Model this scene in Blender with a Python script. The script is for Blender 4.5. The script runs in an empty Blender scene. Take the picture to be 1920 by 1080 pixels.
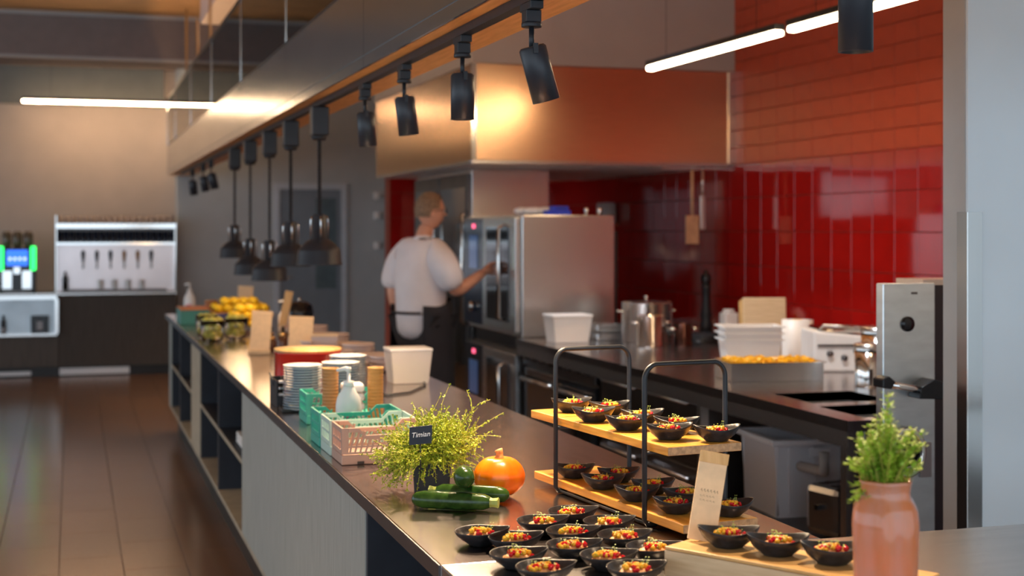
import bpy, math, random
from mathutils import Vector, Matrix
random.seed(7)
C = bpy.context.scene.collection
PI = math.pi
R = math.radians
# ------------------------------------------------------------------ camera, world, exposure
TH = math.atan(825/2667)
cd = bpy.data.cameras.new('camera'); cam = bpy.data.objects.new('camera', cd); C.objects.link(cam)
cam.location = (0, 0, 1.6); cam.rotation_euler = (PI/2, 0, -TH)
cd.sensor_width = 36; cd.lens = 50.0; cd.shift_y = -112/1920; cd.clip_start = .05
cd.dof.use_dof = True; cd.dof.focus_distance = 3.4; cd.dof.aperture_fstop = 3.3
bpy.context.scene.camera = cam
sc = bpy.context.scene
sc.view_settings.view_transform = 'Standard'; sc.view_settings.look = 'None'
sc.view_settings.gamma = 1; sc.view_settings.use_curve_mapping = False
sc.view_settings.exposure = 0.6
w = bpy.data.worlds.new('daylight'); sc.world = w; w.use_nodes = True
bg = w.node_tree.nodes['Background']; bg.inputs[0].default_value = (.72, .86, 1, 1); bg.inputs[1].default_value = 1.35

def light(kind, name, loc, energy, col, rot=None, target=None, **kw):
    l = bpy.data.lights.new(name, kind); l.energy = energy; l.color = col
    for k, v in kw.items(): setattr(l, k, v)
    o = bpy.data.objects.new(name, l); C.objects.link(o); o.location = loc
    if target is not None:
        o.rotation_euler = (Vector(target)-Vector(loc)).to_track_quat('-Z', 'Y').to_euler()
    if rot: o.rotation_euler = rot
    return o
WARM = (1, .66, .36)
SPOTWARM = (1, .74, .48)

# ------------------------------------------------------------------ materials
MATS = {}
ORD0 = ['first', 'second', 'third']
def mat(name, col, rough=.5, metal=0, var=0, scale=8, stretch=(1,1,1), bump=0, trans=0, emit=0, coat=0, alpha=1, ior=1.45, col2=None, bscale=None):
    if name in MATS: return MATS[name]
    m = bpy.data.materials.new(name); m.use_nodes = True; MATS[name] = m
    nt = m.node_tree; b = nt.nodes['Principled BSDF']
    b.inputs['Base Color'].default_value = (*col, 1); b.inputs['Roughness'].default_value = rough
    b.inputs['Metallic'].default_value = metal; b.inputs['IOR'].default_value = ior
    if trans: b.inputs['Transmission Weight'].default_value = trans
    if coat: b.inputs['Coat Weight'].default_value = coat; b.inputs['Coat Roughness'].default_value = .06
    if emit: b.inputs['Emission Color'].default_value = (*col, 1); b.inputs['Emission Strength'].default_value = emit
    if alpha < 1: b.inputs['Alpha'].default_value = alpha
    if var or bump or col2:
        tc = nt.nodes.new('ShaderNodeTexCoord'); mp = nt.nodes.new('ShaderNodeMapping'); mp.inputs['Scale'].default_value = stretch
        nz = nt.nodes.new('ShaderNodeTexNoise'); nz.inputs['Scale'].default_value = scale; nz.inputs['Detail'].default_value = 5
        nt.links.new(tc.outputs['Object'], mp.inputs[0]); nt.links.new(mp.outputs[0], nz.inputs['Vector'])
        if var or col2:
            mx = nt.nodes.new('ShaderNodeMix'); mx.data_type = 'RGBA'
            c2 = col2 or tuple(max(0, c*(1-var)) for c in col); c1 = col if col2 else tuple(min(1, c*(1+var)) for c in col)
            mx.inputs[6].default_value = (*c1, 1); mx.inputs[7].default_value = (*c2, 1)
            rp = nt.nodes.new('ShaderNodeMapRange'); rp.inputs[1].default_value = .35; rp.inputs[2].default_value = .65
            nt.links.new(nz.outputs[0], rp.inputs[0]); nt.links.new(rp.outputs[0], mx.inputs[0]); nt.links.new(mx.outputs[2], b.inputs['Base Color'])
        if bump:
            bp = nt.nodes.new('ShaderNodeBump'); bp.inputs['Strength'].default_value = bump; bp.inputs['Distance'].default_value = .01
            nt.links.new(nz.outputs[0], bp.inputs['Height']); nt.links.new(bp.outputs[0], b.inputs['Normal'])
    return m
steel = mat('brushed_steel', (.62, .61, .60), .27, 1, .05, 30, (1, 1, 18), .02)
steel_h = mat('warm_reflection_steel', (.80, .52, .33), .24, 1, .04, 6, (1, 1, 14), .03)  # plain steel, tinted orange to carry the warm light it reflects
steel_top = mat('island_steel', (.43, .355, .34), .19, 1, .10, 5, (8, 1, 1), .015)
steel_dark = mat('dark_steel', (.13, .12, .12), .35, 1, .1, 10)
steel_soft = mat('soffit_steel', (.50, .52, .54), .23, 1, .05, 1.5, (1, 1, 4), .02)
chrome = mat('polished_steel', (.75, .74, .72), .12, 1)
black = mat('black_metal', (.012, .014, .018), .42, 0, .2, 20)
blackm = mat('black_gloss', (.01, .01, .012), .2)
lampblack = mat('lamp_black', (.022, .027, .036), .38)
bowlm = mat('bowl_stoneware', (.022, .022, .025), .3, .0, .35, 60, bump=.12)
woodo = mat('oiled_oak', (.80, .38, .05), .42, 0, 0, 6, (14, 1, 14), .1, col2=(.62, .25, .03))
woodp = mat('pale_pine', (.66, .50, .31), .5, 0, 0, 8, (1, 1, 14), .08, col2=(.56, .40, .23))
woodtop = mat('warm_pine', (.68, .42, .17), .45, 0, 0, 8, (10, 1, 1), .08, col2=(.58, .33, .11))
woodend = mat('end_grain', (.46, .28, .14), .55, 0, .25, 90, (1, 3, 1), .1)
soffwood = mat('soffit_wood', (.78, .40, .13), .45, 0, 0, 5, (12, 1, 1), .05, col2=(.62, .29, .08))
kraft = mat('kraft_card', (.82, .58, .34), .7, 0, .05, 40, bump=.05)
cab = mat('ash_laminate', (.42, .43, .385), .5, 0, 0, 7, (14, 14, .8), .04, col2=(.33, .335, .295))
cabedge = mat('oak_edge', (.42, .35, .25), .55, 0, .12, 12)
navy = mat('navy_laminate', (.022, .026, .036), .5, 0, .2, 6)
plinthm = mat('dark_plinth', (.016, .013, .012), .4, 0, .2, 6)
floorm = mat('floor_stoneware', (.175, .09, .05), .22, 0, 0, 3, bump=.02, col2=(.16, .085, .05))
floorm2 = mat('floor_stoneware_dark', (.165, .09, .055), .22, 0, 0, 3, bump=.02, col2=(.14, .075, .046))
grout = mat('dark_grout', (.035, .024, .018), .7, 0, .1, 30)
redgroutm = mat('red_grout', (.25, .05, .03), .7, 0, .1, 30)
tile_gloss = mat('glossy_red_glaze', (.38, .009, .007), .07, 0, .08, 3, coat=.6, bump=.02)
tile_matt = mat('matt_red_tile_warm_lit', (.46, .062, .022), .34, 0, .07, 5, bump=.02)  # matt red, shifted to orange for the warm lamplight on the upper wall
beige = mat('beige_plaster', (.46, .385, .33), .75, 0, .03, 4)
grey = mat('grey_paint', (.44, .47, .48), .7, 0, .03, 4)
greyw = mat('warm_grey_paint', (.44, .41, .39), .7, 0, .03, 4)
ceilm = mat('ceiling_wood', (.66, .36, .14), .6, 0, .15, 3, (1, 6, 1))
paleblue = mat('pale_blue_wall', (.70, .78, .82), .6, 0, .02, 3)
whitep = mat('white_plastic', (.80, .78, .76), .4, 0, .02, 10)
frost = mat('frosted_plastic', (.92, .86, .80), .35, 0, .02, alpha=.42)
porc = mat('lamp_lit_porcelain', (.80, .80, .80), .2, coat=.3, var=.02)  # white that puts the lamp's glare into the top plates' colour
porcblue = mat('blue_grey_porcelain', (.36, .45, .52), .25, coat=.3, var=.03)
teal = mat('teal_plastic', (.06, .42, .32), .4, 0, .05, 10)
mint = mat('pale_mint_plastic', (.52, .68, .60), .4, 0, .04, 10)
pinkb = mat('dusty_pink_plastic', (.54, .35, .27), .42, 0, .04, 10)
orangep = mat('orange_pumpkin', (.92, .24, .008), .26, 0, 0, 14, (1, 1, .25), .08, col2=(.84, .13, .004))
zuc = mat('zucchini_skin', (.035, .085, .014), .22, 0, 0, 45, (1, 1, 1), .05, col2=(.012, .040, .006))
zucend = mat('zucchini_stem', (.34, .40, .08), .5, 0, .2, 40)
leafm = mat('thyme_leaf', (.46, .50, .02), .55, 0, 0, 60, col2=(.19, .30, .012))
stemm = mat('thyme_stem', (.40, .36, .05), .55, 0, .2, 30)
leaf2 = mat('sprig_leaf', (.50, .66, .06), .5, 0, 0, 30, col2=(.28, .50, .04))
potm = mat('dark_pot', (.030, .030, .034), .55, 0, .1, 10)
vasem = mat('rose_glass_spotlit', (.92, .44, .30), .12, 0, 0, 9, (3, 3, .5), trans=.5, coat=.6, ior=1.3, col2=(.88, .32, .12))  # orange second tone paints in the spotlight striking the rose glass
redseed = mat('pomegranate', (.55, .005, .012), .15, 0, .1, 30)
corn = mat('sweetcorn', (.82, .42, .02), .3, 0, .1, 30)
salmon = mat('chopped_salmon', (.80, .38, .15), .45, 0, .25, 90, bump=.2)
sproutm = mat('sprout_green', (.36, .48, .08), .5, 0, .2, 30)
redenam = mat('red_enamel', (.50, .02, .012), .2, coat=.4, var=.03)
blue = mat('blue_plastic', (.02, .05, .50), .4, 0, .05, 10)
skin = mat('skin', (.60, .30, .20), .5, 0, .06, 20)
hairm = mat('grey_blond_hair', (.20, .125, .075), .7, 0, .35, 60, bump=.4)
shirtm = mat('white_cotton', (.72, .70, .74), .8, 0, .04, 8, bump=.15)
apronm = mat('black_cotton', (.018, .017, .022), .8, 0, .1, 20)
trous = mat('dark_trousers', (.03, .03, .035), .8, 0, .1, 20)
lemon = mat('lemon', (.90, .60, .02), .4, 0, .08, 30, bump=.1)
limey = mat('pale_green_fruit', (.62, .58, .12), .4, 0, .15, 30)
copperc = mat('brown_cup', (.46, .22, .07), .5, 0, .12, 8, (1, 1, 30))
ledw = mat('warm_led', (1, .72, .42), .5, emit=34)
bulbm = mat('heat_bulb', (1, .52, .20), .5, emit=4)
screenb = mat('blue_screen', (.03, .16, .85), .3, emit=1.0)
greenl = mat('green_light', (.02, .85, .12), .3, emit=2.2)
rosew = mat('rose_porcelain', (.60, .48, .44), .3, var=.04)
barwood = mat('bar_wood', (.10, .075, .058), .5, 0, 0, 5, (10, 10, 1), .03, col2=(.078, .058, .045))
glassm = mat('clear_glass', (.95, .97, .97), .03, trans=1)
darkglass = mat('smoked_glass', (.02, .024, .03), .06, coat=.5)
def pane_mat():
    m = bpy.data.materials.new('tinted_pane'); m.use_nodes = True; nt = m.node_tree; nt.nodes.remove(nt.nodes['Principled BSDF'])
    tr = nt.nodes.new('ShaderNodeBsdfTransparent'); tr.inputs[0].default_value = (.74, .78, .78, 1)
    gl = nt.nodes.new('ShaderNodeBsdfGlossy'); gl.inputs['Roughness'].default_value = .04
    fr = nt.nodes.new('ShaderNodeFresnel'); fr.inputs[0].default_value = 1.5
    mx = nt.nodes.new('ShaderNodeMixShader'); nt.links.new(fr.outputs[0], mx.inputs[0]); nt.links.new(tr.outputs[0], mx.inputs[1]); nt.links.new(gl.outputs[0], mx.inputs[2])
    nt.links.new(mx.outputs[0], nt.nodes['Material Output'].inputs[0]); return m
panem = pane_mat()

# ------------------------------------------------------------------ mesh builder
class MB:
    def __init__(s): s.v = []; s.f = []; s.sm = []; s.mi = []; s.m = 0
    def add(s, vs, fs, smooth=False, M=None):
        n = len(s.v)
        s.v += [tuple(M @ Vector(p)) if M is not None else tuple(p) for p in vs]
        for f in fs: s.f.append([i+n for i in f]); s.sm.append(smooth); s.mi.append(s.m)
        return s
    def box(s, x0, x1, y0, y1, z0, z1, M=None):
        vs = [(x, y, z) for z in (z0, z1) for y in (y0, y1) for x in (x0, x1)]
        return s.add(vs, [(0,2,3,1), (4,5,7,6), (0,1,5,4), (2,6,7,3), (0,4,6,2), (1,3,7,5)], False, M)
    def prism(s, poly, y0, y1, M=None):                 # poly in x,z extruded along y
        n = len(poly); vs = [(x, y0, z) for x, z in poly]+[(x, y1, z) for x, z in poly]
        fs = [tuple(range(n)), tuple(range(2*n-1, n-1, -1))]+[(i, i+n, (i+1) % n+n, (i+1) % n) for i in range(n)]
        return s.add(vs, fs, False, M)
    def lathe(s, prof, n=24, M=None, sx=1, sy=1, smooth=True, cap=True):
        vs = []; fs = []
        for r, z in prof:
            for k in range(n):
                a = 2*PI*k/n; vs.append((r*math.cos(a)*sx, r*math.sin(a)*sy, z))
        for j in range(len(prof)-1):
            for k in range(n):
                k2 = (k+1) % n; fs.append((j*n+k, j*n+k2, (j+1)*n+k2, (j+1)*n+k))
        if cap:
            if prof[0][0] > 1e-5: fs.append(tuple(range(n-1, -1, -1)))
            if prof[-1][0] > 1e-5: fs.append(tuple((len(prof)-1)*n+k for k in range(n)))
        return s.add(vs, fs, smooth, M)
    def cyl(s, x, y, z0, z1, r, n=20, r2=None):
        return s.lathe([(r, z0), (r2 if r2 is not None else r, z1)], n, Matrix.Translation((x, y, 0)))
    def tube(s, pts, r, n=8, closed=False):
        pts = [Vector(p) for p in pts]; vs = []; fs = []; N = len(pts); up = None
        for i, p in enumerate(pts):
            t = (pts[(i+1) % N] if (closed or i < N-1) else p)-(pts[i-1] if (closed or i > 0) else p)
            t.normalize()
            if up is None: up = Vector((0, 0, 1)) if abs(t.z) < .9 else Vector((1, 0, 0))
            a = up-t*up.dot(t)
            if a.length < 1e-6: a = t.orthogonal()
            a.normalize(); b = t.cross(a); up = a
            rr = r[i] if isinstance(r, (list, tuple)) else r
            for k in range(n):
                q = 2*PI*k/n; vs.append(p+a*math.cos(q)*rr+b*math.sin(q)*rr)
        M = N if closed else N-1
        for i in range(M):
            for k in range(n):
                k2 = (k+1) % n; j = (i+1) % N
                fs.append((i*n+k, i*n+k2, j*n+k2, j*n+k))
        if not closed: fs.append(tuple(range(n-1, -1, -1))); fs.append(tuple((N-1)*n+k for k in range(n)))
        return s.add(vs, fs, n > 4)
    def ball(s, c, r, n=8, m=5, sc_=(1, 1, 1)):
        prof = [(max(1e-4, r*math.sin(PI*j/m)), -r*math.cos(PI*j/m)) for j in range(m+1)]
        return s.lathe([(a, b*sc_[2]) for a, b in prof], n, Matrix.Translation(c), sc_[0], sc_[1], cap=False)
    def build(s, name, m, parent=None, bevel=0, loc=None, rot=None):
        me = bpy.data.meshes.new(name); me.from_pydata(s.v, [], s.f)
        ms = m if isinstance(m, (list, tuple)) else [m]
        for q in ms: me.materials.append(q)
        me.polygons.foreach_set('use_smooth', s.sm); me.polygons.foreach_set('material_index', s.mi); me.update()
        o = bpy.data.objects.new(name, me); C.objects.link(o)
        if parent: o.parent = parent
        if loc: o.location = loc
        if rot: o.rotation_euler = rot
        if bevel:
            b = o.modifiers.new('bevel', 'BEVEL'); b.width = bevel; b.segments = 2; b.limit_method = 'ANGLE'
            b.harden_normals = False
        return o
def bx(*a, **k): return MB().box(*a, **k)
def tag(o, label, cat, group=None, kind=None):
    o['label'] = label; o['category'] = cat
    if group: o['group'] = group
    if kind: o['kind'] = kind
    return o
def thing(name, label, cat, loc=(0, 0, 0), rz=0, group=None):
    o = bpy.data.objects.new(name, None); C.objects.link(o); o.location = loc; o.rotation_euler = (0, 0, rz)
    o.empty_display_size = .1
    return tag(o, label, cat, group)
def struct(o): o['kind'] = 'structure'; return o
def kids(o): return [c for c in C.objects if c.parent == o]
def dup(root, loc, rz, label, group=None):
    r = root.copy(); C.objects.link(r); r.location = loc; r.rotation_euler = (0, 0, rz); r['label'] = label
    if group: r['group'] = group
    for ch in kids(root):
        c = ch.copy(); C.objects.link(c); c.parent = r
        for g in kids(ch):
            d = g.copy(); C.objects.link(d); d.parent = c
    return r
def T(x, y, z): return Matrix.Translation((x, y, z))
def RZ(a): return Matrix.Rotation(a, 4, 'Z')
def RX(a): return Matrix.Rotation(a, 4, 'X')
def RY(a): return Matrix.Rotation(a, 4, 'Y')
def text(s, size, m, parent, M, name='lettering', ext=.0004, shear=0):
    cu = bpy.data.curves.new(name, 'FONT'); cu.body = s; cu.size = size; cu.extrude = ext; cu.align_x = 'CENTER'; cu.align_y = 'CENTER'; cu.shear = shear
    o = bpy.data.objects.new(name, cu); C.objects.link(o); bpy.context.view_layer.update()
    me = bpy.data.meshes.new_from_object(o); bpy.data.objects.remove(o)
    me.transform(M); me.materials.clear(); me.materials.append(m)
    o = bpy.data.objects.new(name, me); C.objects.link(o); o.parent = parent
    return o

# ================================================================== SETTING
# floor with tiles
fl = struct(bx(-9, 6, -3, 18, -.1, -.006).build('floor', grout))
def shared_tile(name, m, sx, sy, sz, bev):
    mb = MB(); a, b = sx/2, sy/2
    vs = [(-a,-b,0), (a,-b,0), (a,b,0), (-a,b,0), (-a,-b,sz-bev), (a,-b,sz-bev), (a,b,sz-bev), (-a,b,sz-bev),
          (-a+bev,-b+bev,sz), (a-bev,-b+bev,sz), (a-bev,b-bev,sz), (-a+bev,b-bev,sz)]
    fs = []
    for i in range(4):
        j = (i+1) % 4; fs += [(i, j, j+4, i+4), (i+4, j+4, j+8, i+8)]
    fs.append((8, 9, 10, 11)); mb.add(vs, fs)
    me = bpy.data.meshes.new(name); me.from_pydata(mb.v, [], mb.f); me.materials.append(m); me.update(); return me
ft = [shared_tile('floor_tile', m, .287, .597, .006, .001) for m in (floorm, floorm2)]
rest = MB()
for i in range(-22, 16):
    for j in range(-5, 30):
        x = -.0586+.29*(i+.5); y = .6*(j+.5)+(.3 if i % 2 else 0)
        if 5.8 < y < 16.1 and -1.3 < x < .85:
            o = bpy.data.objects.new('floor_tile', ft[random.random() < .4]); C.objects.link(o); o.parent = fl; o.location = (x, y, -.006)
        else: rest.box(x-.1435, x+.1435, y-.2985, y+.2985, -.006, -.0002)
o = rest.build('floor_tile', floorm, fl); o['kind'] = 'stuff'
# walls
struct(bx(-9, 1.13, 16.7, 16.9, 0, 3.95).build('wall_back', beige))
struct(bx(1.13, 6, 16.45, 16.9, 0, 3.95).build('wall_back_grey', grey))
struct(bx(2.89, 4.52, 13.3, 13.5, 0, 3.95).build('wall_kitchen', redgroutm))
struct(bx(4.42, 4.52, 13.5, 16.45, 0, 3.95).build('wall_passage', grey))
struct(bx(-9, 6, -3, 16.9, 3.9, 4.0).build('ceiling', ceilm))
struct(bx(-6, 2.6, 15.85, 16.7, 3.4, 3.9).build('trim_1', mat('mauve_paint', (.22, .17, .155), .6, var=.05)))
struct(bx(-6, 2.6, 15.83, 15.86, 3.86, 3.9).build('trim_2', greyw))
struct(bx(-6, 2.6, 15.83, 15.86, 3.4, 3.43).build('trim_3', greyw))
struct(bx(1.2, 1.42, 2, 14.2, 3.6, 3.9).build('trim_4', mat('rose_white_paint', (.70, .56, .50), .5, var=.02)))
struct(bx(-6, 1.0, 16.60, 16.7, 2.98, 3.4).build('trim_5', mat('green_grey_paint', (.145, .155, .15), .7, var=.04)))
struct(bx(-6, 1.7, 16.66, 16.7, 0, .1).build('baseboard_back', plinthm))
# right tiled wall
wr = struct(bx(4.5, 4.7, 4.0, 13.5, 0, 3.95).build('wall_right', redgroutm))
tg = shared_tile('wall_tile', tile_gloss, .232, .232, .01, .002)
tm = shared_tile('wall_tile', tile_matt, .232, .117, .01, .002)
Bt = 2.05
rg = MB(); rg.m = 0
for c in range(40):
    y = 4.05+.236*(c+.5)
    for r in range(8):
        z = Bt-.236*(r+.5)
        if 6.3 < y < 11.5 and r < 5:
            o = bpy.data.objects.new('wall_tile', tg); C.objects.link(o); o.parent = wr
            o.location = (4.5, y, z); o.rotation_euler = (random.uniform(-.004, .004), -PI/2+random.uniform(-.008, .008), 0)
        else: rg.m = 0; rg.box(4.49, 4.5, y-.116, y+.116, z-.116, z+.116)
    for r in range(15):
        z = Bt+.1205*(r+.5)
        if 6.3 < y < 9.2 and r < 11:
            o = bpy.data.objects.new('wall_tile', tm); C.objects.link(o); o.parent = wr
            o.matrix_local = T(4.5, y, z) @ RY(-PI/2) @ RZ(PI/2) @ RZ(PI/2) @ RZ(PI/2)
            o.matrix_local = T(4.5, y, z) @ Matrix(((0, 0, -1, 0), (1, 0, 0, 0), (0, 1, 0, 0), (0, 0, 0, 1)))
        else: rg.m = 1; rg.box(4.49, 4.5, y-.116, y+.116, z-.0585, z+.0585)
o = rg.build('wall_tile', [tile_gloss, tile_matt], wr); o['kind'] = 'stuff'
# end wall tiles of the kitchen, joined
kw = [o for o in C.objects if o.name == 'wall_kitchen'][0]
e = MB()
for c in range(7):
    for r in range(16): e.box(2.9+.23*c, 3.126+.23*c, 13.29, 13.3, .05+.236*r, .282+.236*r)
o = e.build('wall_tile', tile_gloss, kw); o['kind'] = 'stuff'
# partition with steel corner guard
pt = struct(bx(2.65, 6, 3.79, 3.915, 0, 3.95).build('wall_partition', [paleblue]))
struct(bx(2.646, 2.65, 3.80, 3.915, 0, 3.95).build('trim_6', mat('beige_trim', (.42, .40, .37), .6, var=.03)))
cg = thing('corner_guard', 'tall stainless corner guard on the pale wall edge', 'corner guard', (2.645, 3.785, 0))
bx(0, .052, -.002, 0, 0, 1.65).build('guard_plate', chrome, cg)
bx(-.002, 0, 0, .052, 0, 1.65).build('guard_plate', chrome, cg)
pf = thing('picture_frame', 'dark framed picture cut off at the right edge of the photo', 'picture', (2.925, 3.785, 1.36))
MB().box(0, .4, -.02, 0, 0, .018).box(0, .4, -.02, 0, .162, .18).box(0, .018, -.02, 0, .018, .162).box(.382, .4, -.02, 0, .018, .162).build('frame', mat('dark_brown_frame', (.05, .02, .015), .5, var=.1), pf, .002)
bx(.018, .382, -.008, 0, .018, .162).build('print', mat('print_grey', (.09, .10, .12), .5, var=.4, scale=14), pf)
# outer right wall behind partition
struct(bx(6, 6.1, -3, 4, 0, 3.95).build('wall_outer', paleblue))
# bulkhead over the hood
struct(bx(2.56, 4.5, 9.17, 12.4, 2.71, 3.9).build('wall_bulkhead', greyw))
# grey door at back
d1 = struct(MB().box(2.22, 2.28, 16.41, 16.45, 0, 2.12).box(3.0, 3.06, 16.41, 16.45, 0, 2.12).box(2.28, 3.0, 16.41, 16.45, 2.05, 2.12).build('door_1', mat('door_frame_grey', (.52, .57, .62), .5, var=.03)))
bx(2.28, 3.0, 16.43, 16.45, 0, 2.05).build('leaf', mat('door_dark', (.20, .235, .27), .35, var=.05), d1)
bx(2.70, 2.94, 16.425, 16.43, .9, 1.95).build('pane', mat('door_glass', (.12, .17, .19), .12, coat=.5, var=.1), d1)
MB().tube([(2.34, 16.43, 1.035), (2.34, 16.385, 1.035), (2.45, 16.385, 1.035)], .009).build('handle', chrome, d1)
for k, z in enumerate((1.98, 1.75, 1.4)):
    s_ = thing('wall_switch', ['topmost white switch on the grey wall right of the door', 'middle white switch on the grey wall right of the door', 'lowest white switch on the grey wall right of the door'][k], 'switch', (3.42, 16.39, z), 0, 'switches right of the door')
    bx(-.03, .03, -.0, .06, -.04, .04).build('plate', whitep, s_, .004); bx(-.015, .015, -.006, 0, -.02, .02).build('rocker', whitep, s_, .002)

# ================================================================== ISLAND
isl = thing('serving_island', 'long serving island with ash cabinets and open dark niches under a steel top', 'counter', (0, 0, 0))
FX = .735
wt = tag(MB().box(.71, 1.57, 2.783, 11.6, .888, .92).build('island_worktop', steel_top, None, .003), 'long dark steel worktop of the island running to the back of the room', 'worktop')
ct = tag(MB().box(.71, 3.6, 1.7, 2.779, .888, .92).build('cross_worktop', mat('cross_steel', (.50, .47, .45), .26, 1, .05, 5, (1, 8, 1)), None, .003), 'paler steel worktop crossing the near end of the island', 'worktop')
def bxp(name, m, *a, p=isl, bev=0): return bx(*a).build(name, m, p, bev)
bx(.706, .7095, 2.783, 11.6, .888, .9205).build('edge_band', steel_dark, wt)
bxp('rail', cabedge, FX, FX+.02, 2.5, 11.55, .862, .886)
bxp('bottom_board', cabedge, FX, 1.5, 2.5, 11.55, .2, .222)
bxp('back_panel', navy, 1.48, 1.5, 2.5, 11.55, .2, .886)
bxp('plinth', plinthm, .80, 1.42, 2.5, 11.5, 0, .2)
bxp('end_panel', cab, FX, 1.5, 11.53, 11.55, .2, .886)
for a, b in ((3.70, 4.41), (4.415, 5.135), (5.14, 5.80), (5.805, 6.51)):
    pass
for a, b in ((3.685, 5.135), (5.14, 6.515), (8.72, 9.38)):
    bxp('cabinet_panel', cab if a < 8 else cabedge, FX, FX+.02, a, b, .222, .862, bev=.001)
bxp('cabinet_panel', cab, FX, FX+.02, 11.3, 11.53, .222, .862)
def niche(y0, y1, divs, shelf=True):
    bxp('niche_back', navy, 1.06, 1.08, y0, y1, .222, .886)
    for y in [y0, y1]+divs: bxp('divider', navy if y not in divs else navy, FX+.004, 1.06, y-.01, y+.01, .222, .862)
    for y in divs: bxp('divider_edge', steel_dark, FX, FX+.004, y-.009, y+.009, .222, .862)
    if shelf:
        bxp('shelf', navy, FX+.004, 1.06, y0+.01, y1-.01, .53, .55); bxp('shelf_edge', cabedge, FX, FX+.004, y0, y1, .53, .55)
niche(2.5, 3.675, [], False); niche(6.525, 8.71, [7.62]); niche(9.39, 11.29, [10.4])
# things in the niches
tw = thing('folded_towels', 'white folded towels on the upper shelf of the middle niche', 'towels', (.86, 6.95, .551))
for k in range(3): bx(-.09, .09, -.13, .13, .018*k, .018*k+.016).build('towel', whitep, tw, .006)
fd = tag(bx(.80, .84, 6.62, 6.66, .551, .83).build('standing_menu', paleblue, None, .003), 'pale blue upright folder in the middle niche above the towels', 'folder')
jr = thing('storage_bottle', 'white bottle with wooden sleeve in the lower middle niche', 'bottle', (.83, 7.85, .222))
MB().lathe([(.035, 0), (.04, .01), (.04, .12), (.02, .15), (.02, .17)]).build('bottle_body', whitep, jr)
MB().lathe([(.043, .03), (.043, .10)], cap=False).build('sleeve', copperc, jr)
bk = thing('glass_jug', 'clear glass jug in the lower middle niche', 'jug', (.84, 8.2, .222))
MB().lathe([(.045, 0), (.05, .01), (.05, .2), (.04, .24), (.045, .26), (.042, .26), (.038, .24), (.046, .2), (.046, .012), (0, .012)]).build('jug_body', glassm, bk)
MB().tube([(0, .05, .2), (0, .085, .19), (0, .085, .08), (0, .05, .06)], .006).build('handle', glassm, bk)

# ================================================================== SOFFIT
sf = struct(bx(1.03, 1.28, .6, 16.4, 2.194, 2.52).build('trim_7', greyw))
bx(1.035, 1.28, .6, 16.4, 2.19, 2.194).build('wood_panel', soffwood, sf)
ys = [-.85+2*k for k in range(10)]
for k in range(9):
    a, b = max(.6, ys[k])+.003, min(16.4, ys[k+1])-.003
    bx(1.022, 1.03, a, b, 2.19, 2.232).build('steel_strip', steel_soft, sf)
    bx(1.022, 1.03, a, b, 2.236, 2.52).build('steel_panel', steel_soft, sf)
gp = struct(MB().box(1.02, 1.034, .6, 16.4, 2.52, 2.53).box(1.018, 1.036, .6, 16.4, 3.05, 3.07).build('trim_8', steel_dark))
for k in range(9):
    a, b = max(.6, ys[k])+.006, min(16.4, ys[k+1])-.006
    bx(1.024, 1.029, a, b, 2.53, 3.05).build('pane', panem, gp)
    bx(1.02, 1.032, b, b+.012, 2.53, 3.05).build('mullion', chrome, gp)
rd = [(1.15, 12.6), (1.15, 13.9), (1.15, 15.3)]
for k, (x, y) in enumerate(rd):
    tag(MB().cyl(x, y, 2.52, 3.61 if y < 14.2 else 3.9, .014, 10).build('suspension_rod', chrome), ['nearest steel rod holding the soffit from the ceiling', 'second steel rod holding the soffit, behind the nearest one', 'farthest steel rod holding the soffit near the back wall'][k], 'rod', 'soffit suspension rods')
tr = tag(MB().box(1.083, 1.117, 1.2, 15.2, 2.165, 2.19).build('lighting_track', black), 'long black lighting track under the wooden soffit', 'track')
# warm strip added unseen on the soffit top to light the wooden ceiling
cv = thing('added_ceiling_uplight', 'added warm strip, unseen on top of the soffit, lighting the ceiling', 'light', (1.2, 8.5, 2.53))
bx(-.04, .04, -6.5, 6.5, 0, .01).build('diffuser', mat('added_uplight_glow', (1, .62, .30), .5, emit=10), cv)

# spotlights
def spot(Y, tiltx, tilty, L, d, label, target, en=22, X=1.10, boost=1.8):
    t = thing('track_spotlight', label, 'spotlight', (X, Y, 2.165), 0, 'black track spotlights')
    MB().box(-.017, .017, -.045, .045, -.02, .0).box(-.02, .02, -.02, .02, -.05, -.02).cyl(0, 0, -.062, -.05, .026, 14).build('adapter', black, t, .002)
    MB().tube([(0, 0, -.06), (0, 0, -.12)], .007).box(-.006, .006, -d*.5-.002, -d*.5+.006, -.13, -.105).build('stem', black, t)
    M = T(0, 0, -.105) @ RY(tiltx) @ RX(tilty)
    MB().lathe([(d*.42, -.004), (d*.5, -.01), (d*.5, -L), (d*.46, -L), (d*.44, -L+.02)], 24, M, cap=False).lathe([(0, -.004), (d*.42, -.004)], 24, M, cap=False).build('lamp_housing', lampblack, t)
    MB().lathe([(0, -L+.018), (d*.44, -L+.018)], 20, M, cap=False).build('lens', mat('spot_lens', (1, .8, .55), .4, emit=3), t)
    p = M @ Vector((0, 0, -L-.01)); q = M @ Vector((0, 0, -L-1.0))
    light('SPOT', 'spot_lamp', (X+p.x, Y+p.y, 2.165+p.z), en*boost, SPOTWARM, target=target or (X+q.x, Y+q.y, 2.165+q.z), spot_size=R(112), spot_blend=.7, shadow_soft_size=.03)
    return t
spot(3.39, R(-17), R(4), .145, .070, 'nearest black track spotlight, tilted, in front of the copper glow of the hood', (1.05, 3.0, .92), 42)
spot(4.05, R(0), R(0), .140, .070, 'second black track spotlight from the front, hanging straight down', (1.1, 3.5, .92), 32)
spot(4.82, R(-7), R(0), .138, .070, 'third black track spotlight from the front, tilted a little left', (1.0, 4.4, .92), 28)
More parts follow.
